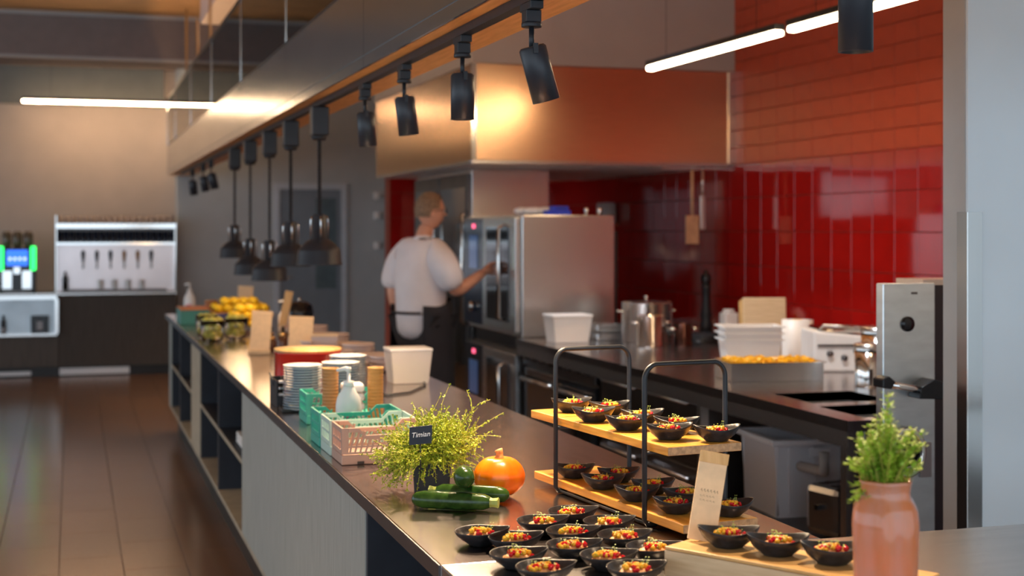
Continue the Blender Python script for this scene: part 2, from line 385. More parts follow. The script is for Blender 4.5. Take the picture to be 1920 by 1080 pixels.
spot(5.51, R(-5), R(0), .138, .070, 'fourth black track spotlight, just before the heat lamps', (1.0, 5.4, .92), 42)
spot(12.0, R(-14), R(0), .14, .072, 'nearest of the three far spotlights beyond the heat lamps', None, 14)
spot(12.75, R(-10), R(0), .14, .072, 'middle of the three far spotlights beyond the heat lamps', None, 14)
spot(13.9, R(-8), R(12), .14, .08, 'farthest spotlight at the end of the lighting track', None, 14)
# second short track over the crossing counter with one big-looking spot
tag(MB().box(1.3, 3.2, 2.53, 2.564, 2.255, 2.28).build('lighting_track', black), 'short black lighting track above the crossing counter, out of view above', 'track')
struct(bx(1.28, 3.4, 2.42, 2.66, 2.28, 2.5).build('trim_9', greyw))
t = thing('track_spotlight', 'large black cylinder spotlight at the top edge in front of the red wall', 'spotlight', (1.516, 2.546, 2.255), 0, None)
MB().box(-.04, .04, -.017, .017, -.02, 0).cyl(0, 0, -.06, -.02, .02, 14).build('adapter', black, t)
MB().lathe([(0, -.06), (.032, -.06), (.035, -.064), (.035, -.298), (.032, -.298), (.03, -.28)], 32, cap=False).build('lamp_housing', lampblack, t)
MB().lathe([(0, -.282), (.03, -.282)], 20, cap=False).build('lens', MATS['spot_lens'], t)
light('SPOT', 'spot_lamp', (1.516, 2.546, 1.95), 22, SPOTWARM, target=(1.35, 2.2, .92), spot_size=R(80), spot_blend=.6, shadow_soft_size=.03)

# heat lamps
def heat(Y, zb, label):
    t = thing('heat_lamp', label, 'heat lamp', (1.10, Y, 2.165), 0, 'black heat lamps over the island')
    H = 2.165-zb
    MB().box(-.04, .04, -.045, .045, -.135, 0).build('canopy_box', black, t, .006)
    MB().lathe([(.03, -.155), (.04, -.135)], 16).build('cord_grip', black, t)
    top = -.155; bot = -H+.235; n = 150
    MB().tube([(.008*math.cos(i*1.1), .008*math.sin(i*1.1), top+(bot-top)*i/n) for i in range(n+1)], .0042, 5).build('coiled_cord', black, t)
    z = -H
    MB().lathe([(.026, z+.235), (.03, z+.228), (.03, z+.12), (.04, z+.116)], 20).build('lamp_holder', lampblack, t)
    MB().tube([(-.04, 0, z+.118), (-.04, 0, z+.21), (-.034, 0, z+.225)], .0035, 6).tube([(.04, 0, z+.118), (.04, 0, z+.21), (.034, 0, z+.225)], .0035, 6).tube([(.0, -.04, z+.118), (0, -.04, z+.21), (0, -.034, z+.225)], .0035, 6).build('guard_rods', chrome, t)
    MB().lathe([(.035, z+.122), (.042, z+.118), (.065, z+.105), (.096, z+.073), (.1, z+.063), (.104, z+.012), (.108, z+.004), (.108, z), (.105, z), (.1, z+.012), (.096, z+.063), (.092, z+.07), (.06, z+.1), (.03, z+.112)], 36, cap=False).build('lamp_shade', lampblack, t)
    MB().lathe([(1e-4, z+.02), (.028, z+.027), (.038, z+.045), (.036, z+.06), (.02, z+.085), (.016, z+.11)], 16, cap=False).build('bulb', bulbm, t)
    light('POINT', 'heat_bulb', (1.10, Y, zb+.005), 2.2, WARM, shadow_soft_size=.09)
for Y, zb, l in ((6.59, 1.43, 'nearest and largest looking black heat lamp'), (7.50, 1.40, 'second black heat lamp from the front, half behind the nearest'), (8.34, 1.295, 'third black heat lamp from the front, hanging lowest in the middle'),
                 (9.28, 1.30, 'fourth black heat lamp, low hanging, on the left of the cluster'), (10.2, 1.39, 'farthest black heat lamp, at the left end of the cluster')):
    heat(Y, zb, l)

# linear lights
def linear(x0, x1, y0, y1, z, label, wide=.05, em=ledw):
    t = thing('linear_light', label, 'light', ((x0+x1)/2, (y0+y1)/2, z))
    hx, hy = abs(x1-x0)/2, abs(y1-y0)/2
    if hx > hy: hy = wide/2
    else: hx = wide/2
    bx(-hx-.004, hx+.004, -hy-.004, hy+.004, .028, .06).build('housing', black, t, .004)
    bx(-hx, hx, -hy, hy, 0, .028).build('diffuser', em, t, .01)
    if hy > hx: bx(hx+.001, hx+.005, -hy, hy, .003, .028).build('wall_side_shield', black, t)
    for s_ in (-.7, .7):
        px_, py_ = (hx*s_, 0) if hx > hy else (0, hy*s_)
        MB().tube([(px_, py_, .06), (px_, py_, 3.9-z)], .0015, 5).build('wire', black, t)
linear(3.3, 3.3, 6.25, 7.88, 2.54, 'farther warm linear lamp hanging along the red tiled wall')
linear(3.3, 3.3, 4.55, 6.13, 2.54, 'nearer warm linear lamp along the red tiled wall, behind the large spotlight')
linear(-.51, 1.43, 16.1, 16.1, 2.95, 'long warm linear lamp hanging before the beige back wall', .05, mat('warm_led_back', (1, .66, .38), .5, emit=32))
def added_downlight(x, y, z, en, label, size=70, target=None, col=SPOTWARM):  # extra lamps added out of view to light the aisle and kitchen
    t = thing('added_fill_downlight', label, 'light', (x, y, z), 0, 'added ceiling lamps outside the view')
    MB().lathe([(.05, 0), (.05, -.12), (.044, -.12), (.042, -.09)], 20, cap=False).build('lamp_housing', black, t)
    MB().lathe([(0, -.09), (.043, -.09)], 16, cap=False).build('lens', MATS['spot_lens'], t)
    light('SPOT', 'added_fill_lamp', (x, y, z-.13), en, col, target=target or (x, y, 0), spot_size=R(size), spot_blend=.8, shadow_soft_size=.05)
for k, y in enumerate((4.5, 7.0, 9.5)): added_downlight(-1.15, y, 3.9, 150, ORD0[k]+' added ceiling lamp, out of view, over the guest aisle')
for k, (x, y) in enumerate(((2.2, 4.6), (2.2, 7.2))): added_downlight(x, y, 3.9, 210, ORD0[k]+' added ceiling lamp, out of view, over the kitchen aisle', 62, (3.1, y+.4, .9), (.82, .91, 1))

# ================================================================== HOOD
hd = thing('extractor_hood', 'large brushed steel extractor hood over the ovens', 'extractor hood', (0, 0, 0))
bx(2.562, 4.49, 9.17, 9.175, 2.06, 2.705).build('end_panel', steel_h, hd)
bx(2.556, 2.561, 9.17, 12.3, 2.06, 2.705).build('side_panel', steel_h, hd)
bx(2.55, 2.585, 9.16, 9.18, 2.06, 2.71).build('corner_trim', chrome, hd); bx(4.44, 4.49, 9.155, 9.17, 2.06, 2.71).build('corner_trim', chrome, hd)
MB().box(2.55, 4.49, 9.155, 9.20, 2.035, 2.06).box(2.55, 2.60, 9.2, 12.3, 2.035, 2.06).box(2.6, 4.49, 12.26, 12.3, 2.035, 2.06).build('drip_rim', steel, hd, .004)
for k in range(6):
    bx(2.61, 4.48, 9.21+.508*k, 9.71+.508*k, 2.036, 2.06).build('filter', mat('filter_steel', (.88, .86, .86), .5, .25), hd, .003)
MB().box(2.6, 4.49, 9.2, 12.26, 2.13, 2.14).build('inner_tray', steel, hd)
# utensils hanging from hood
def paddle(x, y, top, L, bw, bl, m, label):
    t = thing('hanging_paddle', label, 'utensil', (x, y, top))
    MB().tube([(0, 0, 0), (0, 0, -L+bl)], .011, 8).build('handle', m, t)
    MB().box(-bw/2, bw/2, -.008, .008, -L, -L+bl).build('blade', m, t, .006)
    MB().tube([(0, 0, 0), (0, -.012, .015), (0, 0, .027)], .003, 6).build('hook', steel, t)
hl = mat('light_utensil_wood', (.55, .32, .19), .5, 0, .1, 20)
tag(bx(3.9, 4.45, 9.10, 9.11, 2.01, 2.022).build('hanging_rail', steel), 'thin steel rail under the right end of the hood', 'rail')
paddle(4.13, 9.10, 2.01, .52, .10, .2, hl, 'wooden paddle with wide square blade hanging from the hood, left')
paddle(4.21, 9.10, 2.01, .42, .04, .24, mat('steel_utensil', (.6, .5, .45), .3, .8), 'slim pale spatula hanging from the hood beside the paddle')

# ================================================================== TALL CABINET, OVENS
tc = thing('tall_refrigerator', 'tall stainless cabinet behind the oven stack', 'refrigerator', (0, 0, 0))
bx(2.78, 3.37, 9.97, 11.7, .1, 2.03).build('body', steel, tc, .004); bx(2.82, 3.35, 9.99, 11.68, 0, .1).build('plinth', plinthm, tc)
for a, b, mm in ((9.99, 10.82, darkglass), (10.86, 11.68, darkglass)):
    d_ = bx(2.755, 2.78, a, b, .15, 2.0).build('door', steel_dark, tc, .003)
    bx(2.75, 2.755, a+.06, b-.06, .25, 1.9).build('glass', mm, d_)
    MB().tube([(2.755, a+.03, .9), (2.72, a+.03, .92), (2.72, a+.03, 1.7), (2.755, a+.03, 1.72)], .014).build('handle', chrome, d_)
ov = thing('oven_stack', 'steel double combi oven the chef is opening', 'oven', (0, 0, 0))
bx(2.74, 3.37, 8.64, 9.93, .90, 1.685).build('upper_body', steel, ov, .006)
bx(2.74, 3.37, 8.66, 9.91, .12, .80).build('lower_body', steel_dark, ov, .004)
bx(2.78, 3.33, 8.70, 9.87, .80, .90).build('stacking_frame', blackm, ov)
for z0, z1, hz in ((.93, 1.67, (1.0, 1.62)), (.14, .79, (.22, .72))):
    d_ = bx(2.70, 2.735, 8.66, 9.42, z0, z1).build('door', steel, ov, .005)
    bx(2.694, 2.70, 8.80, 9.30, z0+.06, z1-.06).build('glass', darkglass, d_)
    MB().tube([(2.70, 8.88, hz[0]), (2.655, 8.88, hz[0]+.02), (2.655, 8.88, hz[1]-.02), (2.70, 8.88, hz[1])], .014, 10).build('handle', chrome, d_)
    p_ = bx(2.71, 2.735, 9.46, 9.91, z0, z1).build('control_panel', mat('panel_navy', (.015, .03, .06), .15), ov, .003)
    bx(2.705, 2.71, 9.58, 9.78, z1-.35, z1-.12).build('display', mat('display_blue', (.05, .09, .2), .1, emit=.3), p_)
    bx(2.705, 2.71, 9.64, 9.70, z1-.07, z1-.04).build('indicator', mat('red_indicator', (.9, .1, .2), .3, emit=1.5), p_)
    MB().lathe([(0, 0), (.035, 0), (.035, .03), (0, .03)], 16, T(2.71, 9.68, z0+.12) @ RY(-PI/2)).build('knob', chrome, p_)
for x in (2.8, 3.3):
    for y in (8.75, 9.8): MB().cyl(x, y, 0, .12, .03, 12).build('leg', steel, ov)
t = thing('cloth_bundle', 'crumpled white cloth lying on top of the oven', 'cloth', (2.93, 8.95, 1.687))
mb = MB()
for k in range(7): mb.ball((random.uniform(-.1, .1), random.uniform(-.06, .06), .028), .035, 10, 6, (1.6, 1.3, .75))
mb.build('cloth', whitep, t)
t = thing('blue_tray', 'bright blue plastic tray box on top of the oven', 'box', (3.04, 8.80, 1.687))
MB().box(-.09, .07, -.05, .05, 0, .03).box(-.05, .055, -.045, .045, .03, .058).build('tray_body', blue, t, .004)
bx(-.03, .035, -.047, -.045, .036, .05).build('tray_label', mat('blue_label', (.02, .03, .25), .4), t)
for k, x in enumerate((3.20, 3.29)):
    t = thing('steel_fitting', ['left small steel fitting on top of the oven', 'right small steel fitting on top of the oven'][k], 'fitting', (x, 8.72, 1.687))
    MB().lathe([(.012, 0), (.012, .02), (.02, .026), (.016, .045), (0, .05)], 14, RY(.2)).build('fitting_body', chrome, t)
# two white cylinders on red stand, on right wall
wd = thing('cup_dispenser', 'pair of white cylinders on a red bracket at the tiled wall', 'dispenser', (4.43, 11.55, 1.62))
bx(-.05, .07, -.15, .13, .0, .03).build('bracket', tile_matt, wd, .004)
for y in (-.07, .07): MB().lathe([(.055, .03), (.058, .04), (.058, .19), (.05, .2), (0, .2)], 20, T(0, y, 0)).build('cylinder', whitep, wd)
dk = tag(bx(3.375, 3.44, 8.75, 9.9, .1, 1.58).build('service_column', mat('service_black', (.015, .012, .014), .4), None, .01), 'black service column between the oven and the red wall', 'column')

# ================================================================== PREP COUNTER
pc = thing('prep_counter', 'long steel kitchen worktop with two sunken sinks', 'counter', (0, 0, 0))
S1 = (2.83, 3.20, 5.08, 5.42); S2 = (2.80, 3.12, 4.64, 4.98)
mb = MB(); z0, z1 = .86, .9; X0, X1, Y0, Y1 = 2.69, 4.49, 4.57, 8.62
mb.box(X0, X1, S1[3], Y1, z0, z1).box(X0, S1[0], S1[2], S1[3], z0, z1).box(S1[1], X1, S1[2], S1[3], z0, z1)
mb.box(X0, X1, S2[3], S1[2], z0, z1).box(X0, S2[0], S2[2], S2[3], z0, z1).box(S2[1], X1, S2[2], S2[3], z0, z1).box(X0, X1, Y0, S2[2], z0, z1).box(3.46, X1, Y1, 10.2, z0, z1)
mb.build('worktop', mat('prep_steel', (.50, .46, .45), .2, 1, .06, 5, (1, 8, 1)), pc)
for S in (S1, S2):
    a, b, c_, d_ = S; h = .77
    MB().box(a-.004, a, c_, d_, h, .899).box(b, b+.004, c_, d_, h, .899).box(a, b, c_-.004, c_, h, .899).box(a, b, d_, d_+.004, h, .899).box(a, b, c_, d_, h-.004, h).build('sink_basin', steel, pc)
bx(2.692, 2.70, 4.58, 8.6, .80, .86).build('apron', steel, pc)
for x in (2.72, 4.35):
    for y in (4.62, 5.88): MB().box(x-.02, x+.02, y-.02, y+.02, 0, .86).build('leg', steel, pc)
bx(2.72, 4.4, 4.6, 5.9, .345, .365).build('lower_shelf', steel_dark, pc)
MB().tube([(2.95, 5.2, .68), (2.95, 5.2, .60), (2.98, 5.5, .58), (3.0, 5.85, .5)], .022).build('drain_pipe', mat('grey_pipe', (.45, .42, .4), .5), pc)
# appliances under the counter
rf = thing('range_cooker', 'dark oven range under the prep counter with knobs and handles', 'cooker', (0, 0, 0))
bx(2.76, 3.6, 7.3, 8.6, .08, .855).build('body', steel_dark, rf)
bx(2.735, 2.76, 7.3, 8.6, .74, .855).build('control_panel', steel_dark, rf, .003)
for k in range(8): MB().lathe([(.024, 0), (.02, .03), (0, .03)], 14, T(2.735, 7.4+.155*k, .80) @ RY(-PI/2)).build('knob', blackm, rf)
for a, b in ((7.32, 7.94), (7.96, 8.58)):
    d_ = bx(2.74, 2.76, a, b, .15, .72).build('door', darkglass, rf, .003)
    MB().tube([(2.74, a+.04, .66), (2.70, a+.05, .66), (2.70, b-.05, .66), (2.74, b-.04, .66)], .014).build('handle', steel, d_)
uc = thing('undercounter_fridge', 'dark undercounter fridge with drawers beside the open shelf', 'fridge', (0, 0, 0))
bx(2.76, 3.6, 5.95, 7.25, .08, .855).build('body', steel_dark, uc)
for a, b in ((5.97, 6.60), (6.62, 7.23)):
    for c_, d_ in ((.15, .49), (.51, .84)):
        dd = bx(2.74, 2.76, a, b, c_, d_).build('drawer', steel_dark, uc, .003)
        MB().tube([(2.74, a+.08, d_-.05), (2.715, a+.08, d_-.05), (2.715, b-.08, d_-.05), (2.74, b-.08, d_-.05)], .009).build('handle', steel, dd)
t = thing('plastic_crate', 'large translucent grey plastic bin with hand slots on the lower shelf', 'bin', (3.06, 5.62, .365), R(-4))
mb = MB()
for a in range(4):
    M = RZ(a*PI/2); mb.prism([(-.17, 0), (.17, 0), (.195, .33), (-.195, .33)], -.182, -.176, M @ RX(R(0)))
mb.box(-.18, .18, -.18, .18, 0, .008).build('bin_walls', mat('grey_plastic', (.80, .81, .86), .4, trans=.1), t)
MB().box(-.215, .215, -.215, -.18, .31, .335).box(-.215, .215, .18, .215, .31, .335).box(-.215, -.18, -.18, .18, .31, .335).box(.18, .215, -.18, .18, .31, .335).build('rim', mat('grey_plastic_rim', (.85, .86, .9), .4), t, .006)
for x in (-.12, 0, .12): bx(x-.01, x+.01, -.193, -.182, .02, .3).build('rib', MATS['grey_plastic'], t)
bx(-.05, .05, -.222, -.215, .26, .30).build('hand_slot', MATS['grey_plastic_rim'], t, .004)
t = thing('toaster', 'steel toaster with dark front panel on the lower shelf', 'toaster', (2.97, 5.05, .366), R(12))
bx(-.14, .14, -.10, .10, .012, .215).build('body', steel, t, .03)
bx(-.10, .03, -.106, -.10, .04, .16).build('dark_panel', blackm, t, .004)
for y in (-.04, .04): bx(-.11, .11, y-.013, y+.013, .214, .218).build('slot', blackm, t)
bx(-.165, -.14, -.01, .01, .12, .14).build('lever', blackm, t)
bx(-.2, .0, -.16, -.11, .002, .012).build('crumb_tray', steel_dark, t)
# machine on the right
mc = thing('vacuum_machine', 'tall steel machine with round black vent, tube handle and chrome ring', 'machine', (2.655, 4.28, 0))
bx(0, .205, 0, .045, .1, 1.41).build('door', mat('machine_steel', (.70, .75, .77), .33, 1, .06, 9, (1, 1, 3)), mc, .003)
bx(.19, .75, .05, .25, .1, 1.40).build('body', mat('aubergine_black', (.03, .018, .022), .4), mc, .003)
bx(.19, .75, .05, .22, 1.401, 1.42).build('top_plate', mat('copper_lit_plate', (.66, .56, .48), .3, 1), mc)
MB().lathe([(0, 0), (.026, 0), (.026, .006), (0, .006)], 24, T(.095, 0, 1.27) @ RX(PI/2)).build('vent', blackm, mc)
MB().tube([(-.03, -.05, 1.075), (.13, -.06, 1.045)], .013, 12).build('handle', chrome, mc)
MB().prism([(.095, 1.02), (.19, 1.015), (.19, 1.075), (.155, 1.085), (.105, 1.06)], -.075, -.0).build('handle_bracket', blackm, mc, .004); MB().prism([(-.04, 1.06), (-.005, 1.055), (.01, 1.08), (-.015, 1.10), (-.04, 1.09)], -.065, .0).build('handle_bracket', blackm, mc, .004)
MB().tube([(.085+.062*math.cos(a*PI/12), -.015, .83+.078*math.sin(a*PI/12)) for a in range(24)], .012, 8, True).build('ring', chrome, mc)
MB().lathe([(0, 0), (.05, 0), (.05, .012), (0, .012)], 24, T(.085, 0, .83) @ RX(PI/2)).build('dial', blackm, mc)
bx(.14, .185, -.012, 0, .74, .86).build('latch_plate', mat('latch_steel', (.4, .36, .36), .35, 1), mc, .003)
for x in (.25, .7): bx(x-.02, x+.02, .13, .17, 0, .1).build('leg', steel_dark, mc)
bx(.11, .135, -.001, 0, 1.372, 1.38).build('name_plate', steel_dark, mc)

# objects on prep counter
def lidbox(loc, w, d, h, label, inner=None, name='food_container', rz=0, nested=0):
    t = thing(name, label, 'container', loc, rz)
    mb = MB(); a, b = w/2*.82, d/2*.82; A, B = w/2*.97, d/2*.97
    vs = [(-a,-b,0), (a,-b,0), (a,b,0), (-a,b,0), (-A,-B,h), (A,-B,h), (A,B,h), (-A,B,h)]
    th = .003; ai, bi, Ai, Bi = a-th, b-th, A-th, B-th
    vs += [(-ai,-bi,th), (ai,-bi,th), (ai,bi,th), (-ai,bi,th), (-Ai,-Bi,h), (Ai,-Bi,h), (Ai,Bi,h), (-Ai,Bi,h)]
    fs = [(0,3,2,1), (8,9,10,11)]
    for i in range(4):
        j = (i+1) % 4; fs += [(i, j, j+4, i+4), (i+4, j+4, j+12, i+12), (j+8, i+8, i+12, j+12)]
    mb.add(vs, fs); mb.build('tub', frost, t)
    bx(-w/2, w/2, -d/2, d/2, h, h+.012).build('lid', whitep, t, .004)
    if inner: MB().prism([(-a*.9, .006), (a*.9, .006), (a*.95, h*.6), (a*.3, h*.72), (-a*.4, h*.55), (-a*.95, h*.62)], -b*.9, b*.9).build('contents', inner, t)
    return t
lidbox((2.91, 8.25, .901), .26, .2, .16, 'white lidded food tub at the far left of the prep counter', mat('cream_food', (.75, .6, .45), .6))
for k in range(2):
    t = thing('steel_pan', ['lower shallow steel pan left of the pots', 'upper shallow steel pan stacked left of the pots'][k], 'pan', (3.24, 8.40, .901+.055*k))
    MB().box(-.12, .12, -.1, .1, 0, .05).build('pan_body', steel, t, .01); MB().box(-.135, .135, -.115, .115, .046, .052).build('rim', chrome, t)
def pot(loc, r, h, label, lid=True, m=steel, name='cooking_pot'):
    t = thing(name, label, 'pot', loc)
    MB().lathe([(r*.97, 0), (r, .006), (r, h), (r+.004, h+.003), (r-.003, h+.003), (r-.003, .008), (0, .008)], 32).build('pot_body', m, t)
    for s_ in (-1, 1):
        MB().tube([(s_*(r), -.035, h*.8), (s_*(r+.03), -.03, h*.8), (s_*(r+.03), .03, h*.8), (s_*r, .035, h*.8)], .006).build('handle', chrome, t)
    if lid:
        MB().lathe([(r+.003, h+.004), (r*.9, h+.012), (r*.3, h+.02), (0, h+.02)], 32, cap=False).build('lid', chrome, t)
        MB().lathe([(.01, h+.02), (.01, h+.035), (.02, h+.04), (0, h+.045)], 14).build('lid_knob', chrome, t)
pot((3.38, 8.12, .901), .155, .24, 'large lidded steel stockpot at the back of the pot group')
pot((3.27, 7.80, .901), .085, .18, 'small tall steel pot in front of the stockpot', False, chrome)
pot((3.47, 7.78, .901), .055, .13, 'narrow dark reddish saucepan right of the small steel pot', False, mat('dark_copper', (.12, .06, .05), .25, 1))
t = thing('frying_pan', 'black frying pan on the prep counter left of the pepper mill', 'pan', (3.72, 8.05, .901), R(20))
MB().lathe([(.10, 0), (.13, .045), (.128, .047), (.098, .005), (0, .005)], 28, cap=False).lathe([(0, 0), (.10, 0)], 28, cap=False).build('pan_body', black, t)
MB().tube([(-.13, 0, .04), (-.30, 0, .075)], .012).build('handle', black, t)
t = thing('pepper_mill', 'tall turned black pepper mill before the red tiles', 'pepper mill', (4.18, 8.98, .901))
MB().lathe([(.042, 0), (.042, .04), (.034, .06), (.04, .10), (.03, .15), (.026, .24), (.03, .28), (.034, .30), (.026, .31)], 20).build('mill_body', black, t)
MB().lathe([(.026, .31), (.034, .33), (.036, .36), (.028, .385), (.012, .392), (.014, .405), (.008, .413), (0, .414)], 20).build('mill_head', blackm, t)
t = thing('white_jar', 'white square jar right of the pepper mill', 'jar', (4.24, 8.75, .901))
bx(-.05, .05, -.05, .05, 0, .13).build('jar_body', whitep, t, .012); MB().cyl(0, 0, .13, .152, .04).build('lid', whitep, t)
t = thing('sauce_bottle', 'small red sauce bottle with green cap by the cutting boards', 'bottle', (4.31, 8.62, .901))
MB().lathe([(.028, 0), (.03, .005), (.03, .06), (.018, .08)], 16).build('bottle_body', redenam, t); MB().lathe([(.018, .08), (.018, .115), (.012, .125)], 14).build('cap', mat('green_cap', (.05, .45, .1), .4), t)
for k, (dx, dz, m) in enumerate(((0, 0, woodp), (.045, 0, woodtop), (.09, 0, woodtop))):
    t = tag(bx(-.012, .012, -.13+.02*k, .13, 0, .28-.012*k).build('cutting_board', m, None, .006, (3.98+.012*k, 7.72+.05*k, .903), (0, R(5), R(74))), ['pale wooden cutting board, front one of the standing row', 'orange-brown cutting board behind the pale front one', 'rearmost wooden cutting board of the standing row'][k], 'cutting board', 'standing cutting boards')
for k in range(3):
    t = thing('stacking_tub', ['bottom tub of the white stacked tubs beside the cutting boards', 'middle tub of the white stacked tubs beside the cutting boards', 'top tub of the white stacked tubs beside the cutting boards'][k], 'tub', (3.44, 6.85, .901+.034*k), R(-14), 'white stacked tubs')
    h = .115
    MB().add([(-.135,-.09,0), (.135,-.09,0), (.135,.09,0), (-.135,.09,0), (-.15,-.10,h), (.15,-.10,h), (.15,.10,h), (-.15,.10,h)], [(0,3,2,1)]+[(i, (i+1) % 4, (i+1) % 4+4, i+4) for i in range(4)]).build('tub_body', whitep, t)
    MB().box(-.165, .165, -.115, -.10, h-.006, h).box(-.165, .165, .10, .115, h-.006, h).box(-.165, -.15, -.10, .10, h-.006, h).box(.15, .165, -.10, .10, h-.006, h).build('rim', whitep, t)
t = thing('steel_tray', 'deep steel tray of yellow food at the counter front', 'tray', (3.10, 5.98, .901), R(-8))
a = .22; MB().box(-a, a, -.13, -.127, 0, .085).box(-a, a, .127, .13, 0, .085).box(-a, -a+.003, -.127, .127, 0, .085).box(a-.003, a, -.127, .127, 0, .085).box(-a, a, -.127, .127, 0, .003).build('tray_body', steel, t)
MB().box(-a-.012, a+.012, -.142, -.13, .082, .086).box(-a-.012, a+.012, .13, .142, .082, .086).box(-a-.012, -a, -.13, .13, .082, .086).box(a, a+.012, -.13, .13, .082, .086).build('rim', chrome, t)
mb = MB()
for k in range(260): mb.box(-.012, .012, -.01, .01, -.006, .006, T(random.uniform(-.195, .195), random.uniform(-.105, .105), random.uniform(.075, .092)) @ RZ(random.random()*3) @ RX(random.uniform(-.6, .6)))
mb.box(-.21, .21, -.12, .12, .004, .076); f_ = tag(mb.build('yellow_food', corn, None, 0, (3.10, 5.98, .901), (0, 0, R(-8))), 'chopped yellow food filling the deep steel tray', 'food', kind='stuff')
t = thing('paper_roll', 'white kitchen paper roll standing right of the cutting boards', 'paper roll', (3.78, 6.95, .901))
MB().lathe([(.085, 0), (.085, .2), (.025, .2), (.025, .0)], 28, cap=False).build('paper', whitep, t); MB().lathe([(.026, .001), (.026, .204), (.02, .204)], 16, cap=False).build('core', kraft, t)
t = thing('kitchen_appliance', 'white countertop appliance with steel lid and dark knobs', 'appliance', (3.62, 6.25, .901), R(-16))
MB().prism([(-.15, 0), (.15, 0), (.15, .17), (-.15, .2)], -.13, .15).build('housing', whitep, t, .012)
bx(-.12, .12, -.10, .12, .187, .215).build('steel_lid', chrome, t, .01)
MB().tube([(-.10, -.09, .215), (-.10, -.12, .225), (.10, -.12, .22), (.10, -.09, .21)], .008).build('lid_handle', steel, t)
for x, z in ((-.07, .09), (.0, .07), (.06, .10)): MB().lathe([(.016, 0), (.014, .02), (0, .02)], 14, T(x, -.13, z) @ RX(PI/2)).build('knob', steel_dark, t)
bx(-.13, .13, -.14, -.13, .125, .135).build('trim_line', steel_dark, t)
for k, (x, y, r, h, l) in enumerate(((3.52, 5.72, .075, .24, 'wide steel canister with flat lid behind the sinks'), (3.37, 5.55, .062, .18, 'slim polished steel canister in front, beside the machine'), (3.86, 5.95, .07, .25, 'rear steel canister half hidden by the machine'))):
    t = thing('steel_canister', l, 'canister', (x, y, .901), 0, 'steel canisters behind the sinks')
    MB().lathe([(r*.98, 0), (r, .004), (r, h), (0, h)], 28).build('canister_body', chrome, t)
    MB().lathe([(r+.004, h-.02), (r+.004, h+.006), (r*.9, h+.01), (0, h+.01)], 28, cap=False).build('lid', steel, t)

# ================================================================== BAR AT THE BACK
bar = thing('back_bar', 'dark wooden bar cabinet with slatted fronts and open steel niche', 'bar', (0, 0, 0))
bx(-2.6, 1.10, 16.1, 16.65, .1, .88).build('carcass', barwood, bar)
bx(-2.6, 1.11, 16.04, 16.66, .88, .905).build('bar_top', steel, bar, .003)
bx(-2.6, 1.10, 16.15, 16.6, 0, .1).build('plinth', plinthm, bar)
x = -.12
while x < 1.06:
    bx(x, x+.026, 16.075, 16.1, .12, .86).build('slat', barwood, bar); x += .038
bx(-2.6, -.14, 16.07, 16.1, .12, .45).build('drawer_front', barwood, bar, .002)
MB().box(-2.6, -.155, 16.0, 16.1, .84, .878).box(-2.6, -.155, 16.0, 16.1, .45, .475).box(-.175, -.14, 16.0, 16.1, .475, .84).build('niche_frame', chrome, bar)
bx(-2.6, -.175, 16.09, 16.099, .475, .84).build('niche_back', mat('pale_blue_steel', (.50, .56, .6), .35, .7, .2, 2), bar)
bx(-.13, .60, 16.12, 16.15, .015, .085).build('vent_grille', mat('grille_white', (.85, .82, .82), .35, 0), bar)
bx(-2.1, -.42, 16.12, 16.15, .02, .06).build('vent_grille', MATS['grille_white'], bar)
t = thing('niche_jar', 'dark squat jar with pale label in the bar niche', 'jar', (-.33, 16.03, .476)); MB().box(-.09, .09, -.025, .025, 0, .19).build('jar_body', blackm, t, .004); bx(-.03, .03, -.028, -.025, .04, .13).build('jar_label', mat('pale_label', (.4, .4, .42), .5), t)
t = thing('niche_bottle', 'dark bottle with pale foot at the left of the bar niche', 'bottle', (-.70, 16.03, .476)); MB().lathe([(.028, 0), (.03, .12), (.012, .17), (.012, .2)], 12).build('bottle_body', blackm, t); MB().lathe([(.031, .02), (.031, .07)], 12, cap=False).build('bottle_label', MATS['pale_label'], t)
tp = thing('drink_dispenser', 'steel tap wall with six taps and shelves of glasses above', 'dispenser', (0, 0, 0))
bx(-.16, 1.09, 16.32, 16.44, .906, 1.42).build('tap_panel', mat('tap_steel', (.78, .70, .70), .3, .9, .05, 4), tp, .004)
bx(-.17, 1.10, 16.14, 16.44, 1.42, 1.445).build('shelf', chrome, tp); bx(-.17, 1.10, 16.14, 16.44, 1.60, 1.65).build('shelf', chrome, tp)
bx(-.17, -.16, 16.2, 16.44, .906, 1.74).build('side_panel', chrome, tp); bx(1.09, 1.10, 16.2, 16.44, .906, 1.66).build('side_panel', chrome, tp)
bx(-.16, 1.09, 16.42, 16.44, 1.445, 1.60).build('shelf_back', steel_dark, tp)
bx(-.1, 1.0, 16.1, 16.31, .906, .93).build('drip_tray', steel_dark, tp)
ORD = ['first', 'second', 'third', 'fourth', 'fifth', 'sixth', 'seventh', 'eighth', 'ninth', 'tenth', 'eleventh', 'twelfth', 'thirteenth', 'fourteenth', 'fifteenth', 'sixteenth', 'seventeenth', 'eighteenth', 'nineteenth', 'twentieth']
for k in range(6):
    x = .115+.145*k; q = MB().tube([(x, 16.32, 1.23), (x, 16.26, 1.23), (x, 16.24, 1.16)], .011, 8).build('tap', chrome, tp)
    MB().lathe([(.012, 0), (.022, .08), (.016, .12), (0, .122)], 10, T(x, 16.27, 1.235)).build('tap_handle', [blackm, copperc][k in (3, 4)], q)
for k in range(4): tag(MB().lathe([(.026, 0), (.032, .10), (.03, .10), (.024, .004), (0, .004)], 14, cap=False).build('drinking_cup', whitep, None, 0, (.30+.145*k, 16.2, .931)), ORD[k]+' pale cup from the left under the taps', 'cup', 'cups under the taps')
